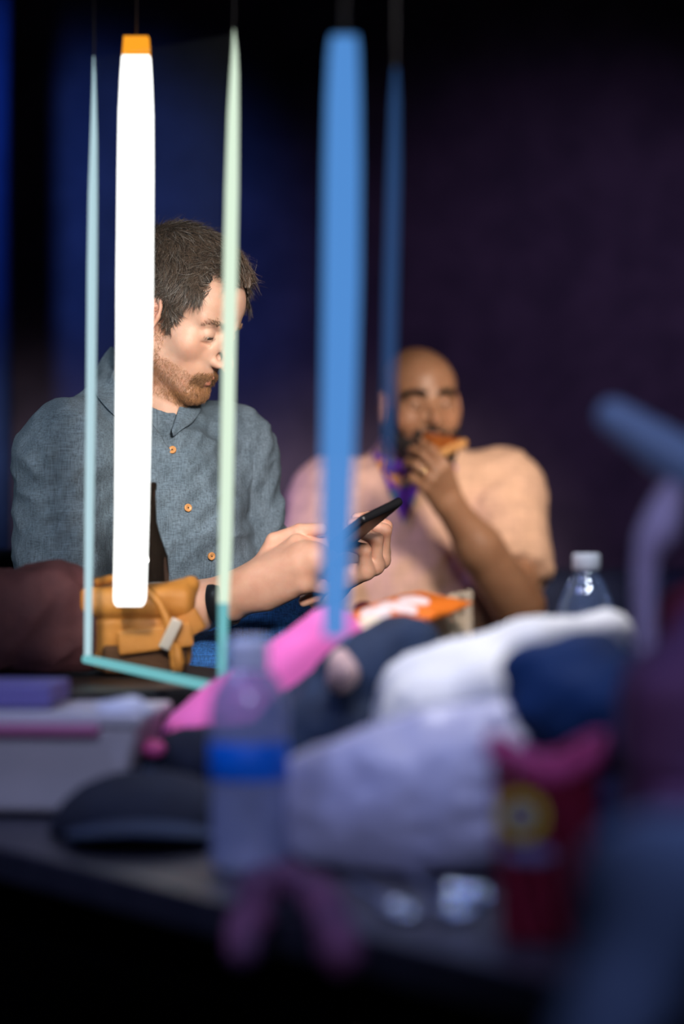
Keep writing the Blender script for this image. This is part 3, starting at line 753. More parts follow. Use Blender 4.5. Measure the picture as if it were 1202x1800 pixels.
for (px, py) in ((304, 792), (329, 893), (370, 977)):
    P, N = trace(fA_shirt, px, py); B3 = frame(N); R3 = np.stack([B3[:, 0], B3[:, 2], B3[:, 1]], 1)
    bt = lathe('button', P + N * .0022, [(0.0001, .0012), (.0030, .0012), (.0042, .0024), (.0056, .0022), (.0058, .0006), (.0052, -.002)], M_button, shirt, 24, R=R3)
    for a in (0, 1, 2, 3):
        c = P + N * .0036 + (B3[:, 0] * math.cos(a * 1.57 + .78) + B3[:, 2] * math.sin(a * 1.57 + .78)) * .0013
        tube('buttonhole_thread', [c, c * .3 + (P + N * .0042) * .7], .0005, M_thread, bt, 5)
for (cf, d, r) in ((cuffR, WrR - ElR, .050), (cuffL, WrL - ElL, .047)):
    d = d / np.linalg.norm(d); B3 = frame(d); R3 = np.stack([B3[:, 0], B3[:, 2], B3[:, 1]], 1)
    lathe('rolled_cuff', cf + d * .006, [(r, -.022), (r + .006, -.018), (r + .008, 0), (r + .006, .018), (r + .001, .022), (r - .004, .018), (r - .004, -.02), (r, -.022)], M_chambray, shirt, 40, R=R3)
# ---- jeans, shoes, wristband
def fA_jeans(p):
    d = cap(p, HipR, HipL, .115)
    for a, k, fo in ((HipR, KnR, FtR), (HipL, KnL, FtL)):
        leg = smin(cap(p, a, k, .096, .070), cap(p, k, fo + A_(0, 0, .05), .068, .056), .02)
        leg = leg - .004 * np.exp(-((p - k) ** 2).sum(1) / .012) * np.abs(np.sin(((p - k) @ A_(.6, .3, .7)) * 80))
        d = smin(d, leg, .02)
    return smax(d - cloth_disp(p, 7, .004, 14), -(p[:, 2] - .09), .004)
sdfobj('jeans', fA_jeans, (-.60, 3.15, .05), (.12, 4.05, .80), .007, M_denim, manA)
for k, fo in ((KnR, FtR), (KnL, FtL)):
    sdfobj('shoe', lambda p: smax(smin(cap(p, fo + A_(-.02, .01, -.01), fo + A_(.12, -.13, -.035), .045, .036), cap(p, fo + A_(0, 0, .02), fo + A_(0, 0, .05), .046, .046), .03), -(p[:, 2] - .004), .003), fo - .2, fo + .25, .006, M_shoe, manA)
wd_ = (WrR - ElR); wd_ /= np.linalg.norm(wd_); B3 = frame(wd_); R3 = np.stack([B3[:, 0], B3[:, 2], B3[:, 1]], 1)
lathe('wristband', WrR - wd_ * .030, [(.0315, -.012), (.0345, -.010), (.0350, 0), (.0345, .010), (.0315, .012), (.0290, .008), (.0290, -.008), (.0315, -.012)], M_black, manA, 36, R=R3)

# ---- the phone held in his hands
ph = empty('smartphone', PH0)
tag(ph, 'black smartphone seen almost edge-on, held up in two hands', 'phone')
pu = A_(.42, -.80, .36); pu /= np.linalg.norm(pu)
pnrm = A_(-.50, .12, .86); pnrm -= pu * (pnrm @ pu); pnrm /= np.linalg.norm(pnrm); pw = np.cross(pu, pnrm)
PB = np.stack([pw, pu, pnrm], 1); PC = W(630, 930, 3.27)
sdfobj('phone_case', lambda p: smax(rbox(p, PC, (.037, .074, .0062), .0055, PB), -rbox(p, PC + pnrm * .0065, (.0345, .0715, .0022), .001, PB), .001), PC - .10, PC + .10, .0018, M_black, ph)
M_screen = mat('phone_glass', (.004, .004, .006), .08)
sdfobj('phone_screen', lambda p: rbox(p, PC + pnrm * .0042, (.0340, .0710, .0012), .0008, PB), PC - .10, PC + .10, .0018, M_screen, ph)
for s_, w_ in ((-.03, .008), (-.012, .008), (.022, .012)):
    c_ = PC + pu * s_ - pw * .0372
    tube('side_button', [c_ - pu * w_, c_ + pu * w_], .0016, M_black, ph, 8)

# ================================================================== PERSON EATING A SLICE OF PIZZA
manB = empty('person', W(690, 1230, 5.35))
tag(manB, 'bearded person in peach shirt and purple bandana eating pizza on the far sofa', 'person')
SB = 1.03
OB = W(737, 709, 5.10)
RB = frame((math.sin(math.radians(15)), -math.cos(math.radians(15)), -.04), -.03)
toB = lambda p: (p - OB) @ RB / SB
frB = lambda q: np.asarray(q, float) @ RB.T * SB + OB
bR, bL = W(585, 880, 5.16), W(880, 868, 5.16)
beR, bwR = W(528, 1075, 5.02), W(640, 1150, 4.80)
beL, bwL = W(912, 1066, 4.96), W(792, 890, 4.86)
bhR, bhL = W(610, 1225, 5.35), W(790, 1225, 5.35)
bkR, bkL = W(560, 1215, 4.86), W(905, 1190, 4.90)
bfR, bfL = A_(bkR[0] - .02, 4.92, .07), A_(bkL[0] + .02, 4.98, .07)
bmid = (bR + bL) / 2; bhip = (bhR + bhL) / 2
fBh = W(757, 828, 4.80) - bwL
HBl = hand_prims(bwL, fBh, A_(.25, -.93, .15), -1,
                 [(.45, .9, .6), (.55, .95, .6), (.7, 1.0, .6), (.95, 1.1, .6)], (.05, .0, -.03, -.08),
                 thumb=[(.025, .028, -.010), (.052, .046, -.022), (.080, .046, -.034), (.104, .036, -.040)], sc=1.0)
fBr = W(700, 1165, 4.74) - bwR
HBr = hand_prims(bwR, fBr, A_(.0, -.3, .95), 1, [(.35, .4, .3)] * 4, sc=1.0)
def fB_head(p):
    q = toB(p); d = head_sdf(q, closed=.8) * SB
    d = smin(d, ell(np.stack([np.abs(q[:, 0]), q[:, 1], q[:, 2]], 1), (.044, .056, -.038), (.022, .018, .018)) * SB, .012)
    n0 = frB((0, -.03, -.08)); n1 = (bR + bL) / 2 + A_(0, .02, .05)
    d = smin(d, cap(p, n0, n1, .062, .072), .02)
    return smin(d, cap(p, bR * .7 + bL * .3 - A_(0, 0, .06), bL * .7 + bR * .3 - A_(0, 0, .06), .085), .06)
def fB_hL(p):
    return smin(hand_sdf(p, HBl), smin(cap(p, beL, bwL * .6 + beL * .4, .056, .046), cap(p, bwL * .6 + beL * .4, bwL, .046, .029), .02), .018)
def fB_hR(p): return smin(hand_sdf(p, HBr), cap(p, beR, bwR, .052, .029), .018)
def fB_body(p):
    d = cap(p, bR, bL, .07); d = smin(d, cap(p, bmid - A_(0, 0, .14), bhip, .10, .10), .06)
    for a, b, ra, rb in ((bR, beR, .055, .050), (bL, beL, .055, .050), (bhR, bkR, .080, .055), (bhL, bkL, .080, .055), (bkR, bfR, .05, .036), (bkL, bfL, .05, .036)): d = smin(d, cap(p, a, b, ra, rb), .03)
    return d
stubB = lambda q: np.clip((q[:, 2] - .045) / .03, 0, 1) * np.clip((.085 - q[:, 1]) / .05, 0, 1) * .25
v1, f1 = surf(fB_head, np.minimum(OB, bmid) - A_(.18, .15, .04), OB + A_(.16, .16, .17), .0032, 1)
keep = [(v1, f1, skin_tone(toB(v1), stub=stubB, stubcol=(.5, .45, .42), red=.6))]
for f_, pts in ((fB_hL, [beL, bwL] + [q for ch, _ in HBl[1] for q in ch]), (fB_hR, [beR, bwR] + [q for ch, _ in HBr[1] for q in ch])):
    pts = np.array(pts); v, f = surf(f_, pts.min(0) - .07, pts.max(0) + .07, .0034, 1); keep.append((v, f, np.ones((len(v), 3))))
v, f = surf(fB_body, (-.45, 4.7, 0), (.65, 5.7, 1.0), .012); keep.append((v, f, np.ones((len(v), 3))))
V_, F_, T_ = merge(keep); meshobj('body', V_, F_, M_skin2, manB, True, T_)
for sx in (1, -1):
    e = frB((sx * .031, .0685, -.001))
    lathe('eyeball', e, [(0.0, -.0131)] + [(.0131 * math.cos(a), .0131 * math.sin(a)) for a in np.linspace(-1.5, 1.5, 16)] + [(0, .0131)], M_white, manB, 20)
    R3 = np.stack([RB[:, 0], RB[:, 2], RB[:, 1]], 1)
    lathe('iris', e, [(.0064, .0116), (.0062, .0124), (.0001, .0136)], M_iris, manB, 20, R=R3)
def fB_beard(p):
    q = toB(p); a = q.copy(); a[:, 0] = np.abs(q[:, 0])
    d = cap(a, (.060, .004, -.052), (.026, .066, -.104), .023, .030)
    d = smin(d, ell(q, (0, .068, -.114), (.040, .036, .034)), .02)
    d = smin(d, cap(a, (.061, .012, -.020), (.058, .006, -.055), .010, .017), .012)
    d = smin(d, cap(a, (.0, .094, -.0540), (.027, .080, -.0600), .0065, .006), .006)
    d = smin(d, cap(a, (.028, .080, -.060), (.032, .070, -.090), .008, .012), .008)
    mouth = ell(q, (0, .098, -.0700), (.021, .020, .0085))
    return smax(d - .0025 * noise3(q, 130, 3), -mouth, .004) * SB
sdfobj('beard', fB_beard, OB - .17, OB + .13, .0032, M_beard2, manB)
q1 = toB(v1); x1 = np.abs(q1[:, 0]); n1_ = normals(v1, f1)
bw = (x1 > .010) & (x1 < .050) & (np.abs(q1[:, 2] - (.0200 + .10 * (x1 - .012) - 4.0 * np.clip(x1 - .036, 0, 1) ** 1.4)) < .0045) & (q1[:, 1] > .055)
hair_strands('eyebrow', v1[bw], n1_[bw], 1100, lambda P, N, r: np.sign(toB(P)[:, :1]) * RB[:, 0][None] + RB[:, 2][None] * .25, lambda P, r: r.uniform(.007, .011, len(P)),
             lambda P, r: np.array([.012, .009, .007]) * np.ones((len(P), 1)), M_hair, manB, w=.0006, seg=3, lift=(.3, .0), jitter=.25, seed=16)
M_teeth = mat('teeth', (.75, .70, .62), .3)
sdfobj('teeth', lambda p: ell(toB(p), (0, .088, -.0665), (.016, .012, .0045)) * SB, frB((0, .088, -.066)) - .03, frB((0, .088, -.066)) + .03, .002, M_teeth, manB)
# short-sleeved shirt
slL = beL * .70 + bL * .30; slR = beR * .78 + bR * .22
def fB_shirt(p):
    B_ = np.stack([A_(1, 0, 0), A_(0, 1, 0), A_(0, 0, 1)], 1)
    d = cap(p, bR, bL, .085)
    d = smin(d, ell(p, W(728, 985, 5.18), (.200, .150, .19)), .06)
    d = smin(d, ell(p, W(722, 1110, 5.20), (.215, .190, .17)), .08)
    d = smin(d, cap(p, bmid + A_(0, .02, .02), bmid + A_(0, .02, .075), .095, .078), .06)
    sl = cap(p, bL, slL, .084, .078)
    sl = smax(sl, ((p - slL) @ ((beL - bL) / np.linalg.norm(beL - bL))) - .012, .006)
    sr = cap(p, bR, slR, .080, .074)
    d = smin(smin(d, sl, .035), sr, .03)
    d = d - cloth_disp(p, 21, .0075, 9)
    hole = cap(p, frB((0, -.02, -.09)), frB((0, -.0, -.02)), .070, .075)
    return smax(d, -hole, .006)
M_purple = mat('bandana_purple', (.13, .03, .34), .8, col2=(.10, .02, .26), scale=60)
shB = sdfobj('shirt', fB_shirt, (-.50, 4.85, .28), (.62, 5.50, 1.02), .0085, M_peach, manB)
def fB_shcol(p):
    c = bmid + A_(0, .0, .075); q = p - c; th = np.arctan2(q[:, 0], -q[:, 1]); rr = np.sqrt(q[:, 0] ** 2 + (q[:, 1] + .01) ** 2); z = q[:, 2] - .022 * np.cos(th) * -1
    d = np.maximum(np.abs(rr - (.083 + (.02 - z) * .5)) - .003, np.abs(z) - .026); return np.maximum(d, .35 - np.abs(th)) * .7
sdfobj('shirt_collar', fB_shcol, bmid - .16, bmid + A_(.16, .16, .20), .004, M_peach, shB)
# dark trousers and shoes
def fB_pants(p):
    d = cap(p, bhR, bhL, .14)
    for a, k, fo in ((bhR, bkR, bfR), (bhL, bkL, bfL)): d = smin(d, smin(cap(p, a, k, .115, .080), cap(p, k, fo + A_(0, 0, .04), .078, .060), .02), .03)
    return smax(d - cloth_disp(p, 31, .006, 12), -(p[:, 2] - .08), .004)
sdfobj('trousers', fB_pants, (-.50, 4.6, .05), (.75, 5.6, .62), .011, M_denim2, manB)
for fo in (bfR, bfL):
    sdfobj('shoe', lambda p: smax(smin(cap(p, fo + A_(0, .02, -.02), fo + A_(.02, -.16, -.030), .048, .038), cap(p, fo, fo + A_(0, 0, .04), .05, .05), .03), -(p[:, 2] - .004), .003), fo - .25, fo + .2, .008, M_black, manB)
# ring on his finger
M_gold = mat('ring_gold', (.80, .62, .32), .25, metal=1.0)
ch = HBl[1][2][0]; d_ = ch[1] - ch[0]; d_ /= np.linalg.norm(d_); B3 = frame(d_); R3 = np.stack([B3[:, 0], B3[:, 2], B3[:, 1]], 1)
lathe('ring', ch[0] * .45 + ch[1] * .55, [(.0098, -.003), (.0118, -.002), (.0118, .002), (.0098, .003), (.0098, -.003)], M_gold, manB, 24, R=R3)
# bandana: a knotted ring with a triangle of cloth lying on the chest
bn = mat('bandana_pattern', (.13, .03, .34), .8); nt = bn.node_tree
vo = nt.nodes.new('ShaderNodeTexVoronoi'); vo.inputs['Scale'].default_value = 34; tcn = nt.nodes.new('ShaderNodeTexCoord'); nt.links.new(tcn.outputs['Object'], vo.inputs['Vector'])
cr = nt.nodes.new('ShaderNodeValToRGB'); cr.color_ramp.interpolation = 'CONSTANT'
for i_, (po, c_) in enumerate(((0, (.13, .03, .34)), (.48, (.02, .22, .24)), (.66, (.55, .22, .02)), (.80, (.30, .30, .03)), (.88, (.13, .03, .34)))):
    e_ = cr.color_ramp.elements[i_] if i_ < 2 else cr.color_ramp.elements.new(po)
    e_.position = po; e_.color = (*c_, 1)
sp = nt.nodes.new('ShaderNodeSeparateColor'); nt.links.new(vo.outputs['Color'], sp.inputs[0]); nt.links.new(sp.outputs[0], cr.inputs[0]); nt.links.new(cr.outputs[0], nt.nodes['Principled BSDF'].inputs['Base Color'])
Pk, Nk = trace(fB_shirt, 700, 870, 4.6, 5.6)
def fB_band(p):
    c = frB((0, -.012, -.146)); q = p - c
    ring = np.sqrt((np.sqrt(q[:, 0] ** 2 + (q[:, 1] * .92) ** 2) - .078) ** 2 + ((q[:, 2] + .22 * q[:, 1]) * .55) ** 2) - .006
    return ring - .003 * folds(p, 40, 8)
nb_ = sdfobj('bandana', fB_band, frB((0, -.012, -.120)) - .14, frB((0, -.012, -.120)) + .14, .004, M_purple, manB)
gv, gf = [], []
n_ = 22
L0, L1, L2 = (655, 792), (745, 836), (710, 922)
for i in range(n_ + 1):
    for j in range(n_ + 1 - i):
        a, b = i / n_, j / n_; c = 1 - a - b
        px_ = L0[0] * c + L1[0] * a + L2[0] * b; py_ = L0[1] * c + L1[1] * a + L2[1] * b
        P, N = trace(fB_shirt, px_, py_, 4.6, 5.45); bl = .008 + .004 * math.sin(i * 1.1 + j * .7)
        gv.append(P + A_(0, -1, 0) * bl)
ix = lambda i, j: sum(n_ + 1 - k for k in range(i)) + j
for i in range(n_):
    for j in range(n_ - i):
        gf.append((ix(i, j), ix(i, j + 1), ix(i + 1, j)))
        if j < n_ - i - 1: gf.append((ix(i + 1, j), ix(i, j + 1), ix(i + 1, j + 1)))
tri = meshobj('bandana_front', gv, gf, bn, nb_)
so = tri.modifiers.new('thick', 'SOLIDIFY'); so.thickness = .003
# ---- pizza slice
pz = empty('pizza_slice', W(775, 780, 4.82))
tag(pz, 'slice of pizza held up to the mouth of the bearded person', 'pizza')
M_crust = mat('pizza_crust', (.62, .34, .12), .7, col2=(.40, .17, .05), scale=60, bump=.5, bscale=120)
M_cheese = mat('pizza_cheese', (.42, .13, .025), .4, col2=(.20, .04, .012), scale=55, bump=.5, bscale=90)
tip = W(747, 770, 4.915); er = W(796, 788, 4.86); zf = (er - tip); zl = np.linalg.norm(zf); zf /= zl
zn = A_(.1, -.55, .80); zn -= zf * (zn @ zf); zn /= np.linalg.norm(zn); zs = np.cross(zf, zn); ZB = np.stack([zs, zf, zn], 1)
def fpz(p, t=.004, off=0, sh=0):
    q = (p - tip) @ ZB; y = q[:, 1]; w = .012 + y * .36 - sh
    sag = q[:, 2] - off + .9 * q[:, 0] ** 2 * 3
    return np.maximum(np.maximum(np.abs(q[:, 0]) - w, np.abs(sag) - t), np.maximum(-y, y - zl)) * .8
sdfobj('crust_base', lambda p: smax(fpz(p), fpz(p), .004), tip - .12, tip + .16, .0028, M_crust, pz)
sdfobj('cheese', lambda p: fpz(p, .004 + .0, .0065, .004) - .0015 * noise3(p, 110, 5), tip - .12, tip + .16, .0028, M_cheese, pz)
c0 = tip + zf * zl
sdfobj('crust_rim', lambda p: cap(p, c0 - zs * .030, c0 + zs * .030, .010, .010) - .002 * noise3(p, 60, 3), c0 - .09, c0 + .09, .003, M_crust, pz)

# ================================================================== THINGS ON THE CASE
M_tan = mat('leather_tan', (.62, .27, .055), .5, col2=(.52, .21, .04), scale=18, bump=.25, bscale=160)
M_tandark = mat('suede_brown', (.10, .045, .02), .8, bump=.4, bscale=200)
M_brass = mat('buckle_steel', (.85, .80, .72), .3, metal=.5)
bg = empty('leather_bag', W(250, 1180, 3.02)); tag(bg, 'tan leather bag with strap and silver buckle behind the lower glass pane', 'bag')
BC = W(238, 1110, 3.02)
BR = rotm(0, 0, .12)
def fbag(p):
    q = (p - BC) @ BR; d = rbox(q, (.007, 0, -.000), (.062, .050, .0505), .018)
    fl = rbox(q, (.0, -.004, .040), (.070, .054, .018), .014); d = smin(d, fl, .01)
    ear = cap(q, (.052, -.03, .045), (.068, -.025, .060), .016, .010); d = smin(d, ear, .02)
    d = d + .0022 * np.exp(-((q[:, 2] - .018) / .003) ** 2) * (q[:, 1] < 0)
    return d - .002 * noise3(q, 28, 3)
sdfobj('bag_body', fbag, BC - .14, BC + .14, .0032, M_tan, bg)
def bp(x, y, z): return (BR @ A_(x, y, z)) + BC
sdfobj('lower_panel', lambda p: rbox((p - BC) @ BR, (.010, -.0440, -.032), (.052, .010, .018), .006) - .001 * noise3(p, 60, 2), BC - .12, BC + .12, .003, M_tandark, bg)
st = tube('shoulder_strap', spline([bp(-.05, -.02, .062), bp(-.02, -.045, .066), bp(.020, -.060, .046), bp(.036, -.068, .018), bp(.042, -.070, -.010), bp(.046, -.066, -.046)], 26), .0055, M_tan, bg)
fp = box('front_pocket', bp(.022, -.058, -.006), (.092, .012, .030), M_tan, bg, rz=.12, ry=-.12, bev=.004)
bk = box('buckle', bp(.040, -.074, .000), (.014, .006, .040), M_brass, bg, rz=.1, ry=.45, bev=.002)
box('side_tab', bp(.066, -.045, .012), (.030, .012, .030), M_tan, bg, rz=.3, ry=-.5, bev=.005)
tube('hanging_strap_end', [bp(.046, -.068, -.012), bp(.052, -.066, -.035), bp(.050, -.066, -.046)], [.006, .0065, .005], M_tan, bg)
# dark bottle behind the bag
M_brown = glassmat('glass_brown', (.30, .22, .17), gloss=.05, body=.25, bodycol=(.05, .03, .02))
bb = empty('glass_bottle', W(256, 1160, 3.17)); q_ = W(256, 1160, 3.17)
q_[2] = .602
tag(bb, 'dark brown glass bottle standing behind the tan bag, half covered by the white lamp', 'bottle')
lathe('bottle_body', q_, [(.0001, .002), (.028, .0), (.031, .006), (.031, .12), (.029, .14), (.020, .165), (.0145, .185), (.0130, .225), (.0145, .228), (.0145, .236), (.0115, .237), (.0001, .236)], M_brown, bb, 40)
lathe('label', q_, [(.0316, .05), (.0318, .052), (.0318, .105), (.0316, .107)], mat('label_dark', (.10, .09, .10), .6, col2=(.30, .28, .28), scale=60), bb, 40)
# maroon jacket heaped on the left
M_maroon = mat('jacket_maroon', (.085, .028, .034), .8, col2=(.06, .02, .028), scale=20, bump=.4, bscale=150)
JC = W(36, 1105, 3.02); JC[2] = .66
def fjak(p):
    q = (p - JC) @ rotm(0, .06, .5); d = rbox(q, (-.03, 0, -.008), (.115, .085, .048), .032)
    d = smin(d, ell(q, (.025, -.02, .042), (.055, .055, .030)), .03); d = smin(d, cap(q, (-.12, -.04, .02), (.02, -.05, .035), .035), .02)
    d = d - cloth_disp(p, 41, .008, 18); return smax(d, -(p[:, 2] - .602), .003)
jk = sdfobj('jacket', fjak, JC - .26, JC + .26, .005, M_maroon); tag(jk, 'dim maroon jacket heaped on the black case left of the tan bag', 'jacket')

# ================================================================== LEFT END OF THE TABLE
M_foam = mat('foam_white', (.66, .62, .62), .7, col2=(.60, .58, .58), scale=12)
M_pinkedge = mat('edge_glow_pink', (.50, .16, .28), .7)
M_gloss = mat('highlight_white', (.85, .88, .95), .15)
bx = empty('takeout_box', W(90, 1420, 2.46)); tag(bx, 'pale takeaway box with sloping sides at the left edge of the table', 'box')
XR = -.10
c = W(36, 1330, 2.44); c[2] = .548
box('tray', c, (.27, .16, .088), M_foam, bx, rz=XR, bev=.010, taper=.82)
box('lid', c + A_(0, 0, .050), (.28, .17, .012), M_foam, bx, rz=XR, bev=.004)
box('pink_lit_edge', c + A_(-.02, -.081, .040), (.22, .014, .012), M_pinkedge, bx, rz=XR, bev=.004)  # pinkish light on the box's top edge, put into a coloured strip
sdfobj('white_highlight', lambda p: ell(p, c + A_(.112, -.070, .058), (.030, .022, .012)) - .003 * noise3(p, 90, 4), c + A_(.05, -.14, 0), c + A_(.17, .0, .10), .003, M_gloss, bx)  # highlight at the box corner, shaped as an opaque white blob
M_lav = mat('pouch_lavender', (.20, .17, .42), .6)
c2 = c + A_(-.055, .01, .0575 + .012); tag(box('booklet', c2, (.19, .12, .022), M_lav, rz=XR + .05, bev=.004), 'lavender booklet lying on the pale takeaway box', 'booklet')
M_navy = mat('cloth_navy', (.010, .026, .065), .9, col2=(.005, .013, .035), scale=16, bump=.3, bscale=180)
M_navyd = mat('cloth_dark', (.004, .007, .018), .95, col2=(.007, .012, .028), scale=16, bump=.3, bscale=180)
# cap with a curved brim
hc = empty('baseball_cap', W(270, 1440, 2.28)); tag(hc, 'dark navy cap lying on the table between pale box and water bottle', 'cap')
CC = W(262, 1430, 2.24); CC[2] = .502
def fcap(p):
    q = p - CC; d = ell(q, (0, 0, .0), (.092, .085, .058)); d = np.maximum(d, -ell(q, (0, 0, -.004), (.088, .081, .054)))
    return smax(d - .002 * noise3(q, 30, 2), -(q[:, 2] - .001), .002)
sdfobj('crown', fcap, CC - .13, CC + .13, .004, M_navyd, hc)
def fbrim(p):
    q = p - CC; r = np.sqrt((q[:, 0] / 1.0) ** 2 + ((q[:, 1] + .075) / 1.15) ** 2); z = q[:, 2] - .020 + 2.4 * q[:, 0] ** 2
    return np.maximum(np.maximum(r - .070, np.abs(z) - .002), q[:, 1] + .055) * .7
sdfobj('brim', fbrim, CC - .18, CC + .14, .003, M_navy, hc)
sdfobj('top_button', lambda p: ell(p, CC + A_(0, 0, .059), (.007, .007, .004)), CC + A_(-.02, -.02, .04), CC + A_(.02, .02, .08), .002, M_navy, hc)
M_greyc = mat('strap_grey', (.16, .17, .24), .6)
rbp = W(318, 1352, 2.42); sdf_c = rbp
fb = sdfobj('strap', lambda p: smin(cap(p, W(276, 1335, 2.44), W(316, 1345, 2.42), .011, .013), cap(p, W(316, 1345, 2.42), W(366, 1340, 2.42), .013, .011), .01) - .002 * noise3(p, 50, 2), W(250, 1400, 2.38) - .05, W(380, 1300, 2.46) + .05, .003, M_greyc)
tag(fb, 'grey rolled strap end lying on the black sweater left of the water bottle', 'strap')
pd = sdfobj('candy', lambda p: ell(p, W(270, 1316, 2.40), (.012, .010, .009)), W(270, 1316, 2.40) - .03, W(270, 1316, 2.40) + .03, .002, mat('candy_pink', (.85, .12, .35), .4))
tag(pd, 'small bright pink sweet lying on the end of the grey rolled strap', 'sweet')
# navy cloth under it, behind the near water bottle
def fheap(parts, seed, amp, f, k=.03, z0=.501):
    def g(p):
        d = None
        for a, b, ra, rb in parts:
            v = cap(p, a, b, ra, rb); d = v if d is None else smin(d, v, k)
        return smax(d - cloth_disp(p, seed, amp, f), -(p[:, 2] - z0), .003)
    return g
def heap(name, parts, seed, amp, f, m, h, label, cat, k=.03, z0=.501, disp=None):
    pts = np.array([q for a, b, ra, rb in parts for q in (a, b)]); r = max(max(ra, rb) for a, b, ra, rb in parts) + .03
    return tag(sdfobj(name, fheap(parts, seed, amp, f, k, z0), pts.min(0) - r, pts.max(0) + r, h, m), label, cat)
def TZ(px, D, z): p = W(px, 900, D); p[2] = z; return p
heap('sweater', [(TZ(318, 2.44, .53), TZ(400, 2.44, .53), .030, .035), (TZ(400, 2.44, .53), TZ(470, 2.46, .54), .04, .04), (TZ(330, 2.44, .53), TZ(372, 2.50, .54), .04, .03)], 51, .007, 18, M_navyd, .006,
     'black sweater crumpled on the table beneath the grey rolled strap', 'sweater')
heap('hoodie', [(W(575, 1300, 2.47), W(650, 1225, 2.46), .050, .052), (W(650, 1225, 2.46), W(715, 1155, 2.46), .050, .036), (TZ(560, 2.46, .54), TZ(690, 2.40, .54), .065, .06), (W(515, 1362, 2.44), W(580, 1320, 2.44), .042, .045)], 52, .009, 16, M_navy, .006,
     'navy hoodie bundled in the middle of the table behind the grey plastic bag', 'hoodie')
# pink cushion
M_pink = mat('cushion_pink', (.85, .17, .50), .75, col2=(.80, .15, .47), scale=14, bump=.15, bscale=200)
def fpk(p):
    a, b = W(398, 1272, 2.57), W(536, 1172, 2.57); u = (b - a) / np.linalg.norm(b - a); n = np.cross(u, A_(0, 1, 0)); v = np.cross(n, u)
    R = np.stack([u, n / np.linalg.norm(n), v], 1); d = rbox(p, (a + b) / 2, (.124, .042, .062), .034, R)
    d = smin(d, cap(p, W(410, 1270, 2.57), TZ(440, 2.58, .53), .035, .03), .03)
    return smax(d - .0025 * noise3(p, 16, 6), -(p[:, 2] - .501), .003)
pk_ = sdfobj('cushion', fpk, W(470, 1210, 2.62) - .22, W(470, 1210, 2.62) + .22, .0045, M_pink); tag(pk_, 'bright pink cushion leaning behind the neck of the near water bottle', 'cushion')

# ================================================================== WATER BOTTLE WITH THE BLUE LABEL
M_pet = glassmat('bottle_plastic', (.80, .86, .95), gloss=.08, rough=.12, fres=.4, body=.46, bodycol=(.46, .52, .76))
M_label = mat('label_blue', (.0, .17, .80), .5)
M_cap = mat('cap_pale', (.82, .86, .98), .5)
M_capw = mat('cap_white', (.80, .82, .85), .5)
wb = empty('water_bottle', TZ(436, 2.02, .5)); tag(wb, 'clear water bottle with a blue label at the near edge of the table', 'bottle')
q_ = TZ(437, 2.02, .501)
lathe('bottle_body', q_, [(.0001, .004), (.020, .004), (.026, .0), (.031, .004), (.0325, .014), (.031, .024), (.0325, .032), (.031, .042), (.0325, .052), (.031, .062), (.0325, .074), (.0325, .115), (.0335, .128), (.031, .146), (.024, .160), (.0155, .168), (.0135, .172), (.0135, .180), (.0001, .180)], M_pet, wb, 48)
lathe('label', q_, [(.0330, .077), (.0336, .078), (.0336, .107), (.0330, .108)], M_label, wb, 48)
lathe('cap', q_, [(.0001, .194), (.0150, .194), (.0172, .190), (.0172, .172), (.0160, .170), (.0001, .170)], M_cap, wb, 36)
lathe('neck_ring', q_, [(.0150, .166), (.0175, .167), (.0175, .170), (.0150, .171)], M_cap, wb, 36)
# far bottle with a white cap
wf = empty('water_bottle', TZ(1028, 2.70, .5)); tag(wf, 'clear bottle with a white cap behind the white towel', 'bottle')
q_ = TZ(1030, 2.70, .501)
M_pet2 = glassmat('bottle_plastic_clear', (.86, .92, .98), gloss=.12, rough=.06, body=.14, bodycol=(.40, .55, .90))
lathe('bottle_body', q_, [(.0001, .004), (.026, .003), (.036, .002), (.040, .010), (.040, .150), (.037, .170), (.029, .200), (.020, .219), (.0135, .228), (.0125, .236), (.0001, .236)], M_pet2, wf, 48)
for k_ in range(6):
    a_ = k_ * 1.047 + .3; tube('moulded_rib', [q_ + A_(math.cos(a_) * r, math.sin(a_) * r, z) for r, z in ((.0385, .165), (.030, .199), (.021, .218), (.0145, .227))], .0018, M_pet2, wf, 6)
lathe('cap', q_, [(.0001, .253), (.0140, .253), (.0158, .250), (.0158, .236), (.0145, .234), (.0001, .234)], M_capw, wf, 36)

# ================================================================== FOOD PACKETS
M_kraft = mat('paper_kraft', (.58, .46, .30), .8, col2=(.50, .39, .25), scale=12, bump=.3, bscale=60)
M_orange = mat('foil_orange', (.85, .20, .02), .3, bump=.2, bscale=40)
M_white = mat('print_white', (.85, .72, .66), .5)
pb = empty('paper_bag', TZ(745, 2.74, .5)); tag(pb, 'open cream paper bag standing under the orange snack packet', 'paper bag')
c = TZ(752, 2.76, .5)
sdfobj('bag_body', lambda p: np.maximum(np.abs(rbox(p, c + A_(0, 0, .103), (.044, .032, .110), .006, rotm(0, 0, .25)) + .0005 * 0) - .0016, p[:, 2] - c[2] - .193 - .40 * (p[:, 0] - c[0])) - .0012 * noise3(p, 35, 3), c + A_(-.08, -.07, -.02), c + A_(.08, .07, .23), .0032, M_kraft, pb)
box('folded_rim', c + A_(-.006, -.034, .180), (.078, .005, .014), M_kraft, pb, rz=.25, ry=-.25, bev=.002)
sn = empty('snack_packet', W(700, 1075, 2.70)); tag(sn, 'flat orange snack packet with white print lying above the cream paper bag', 'snack packet')
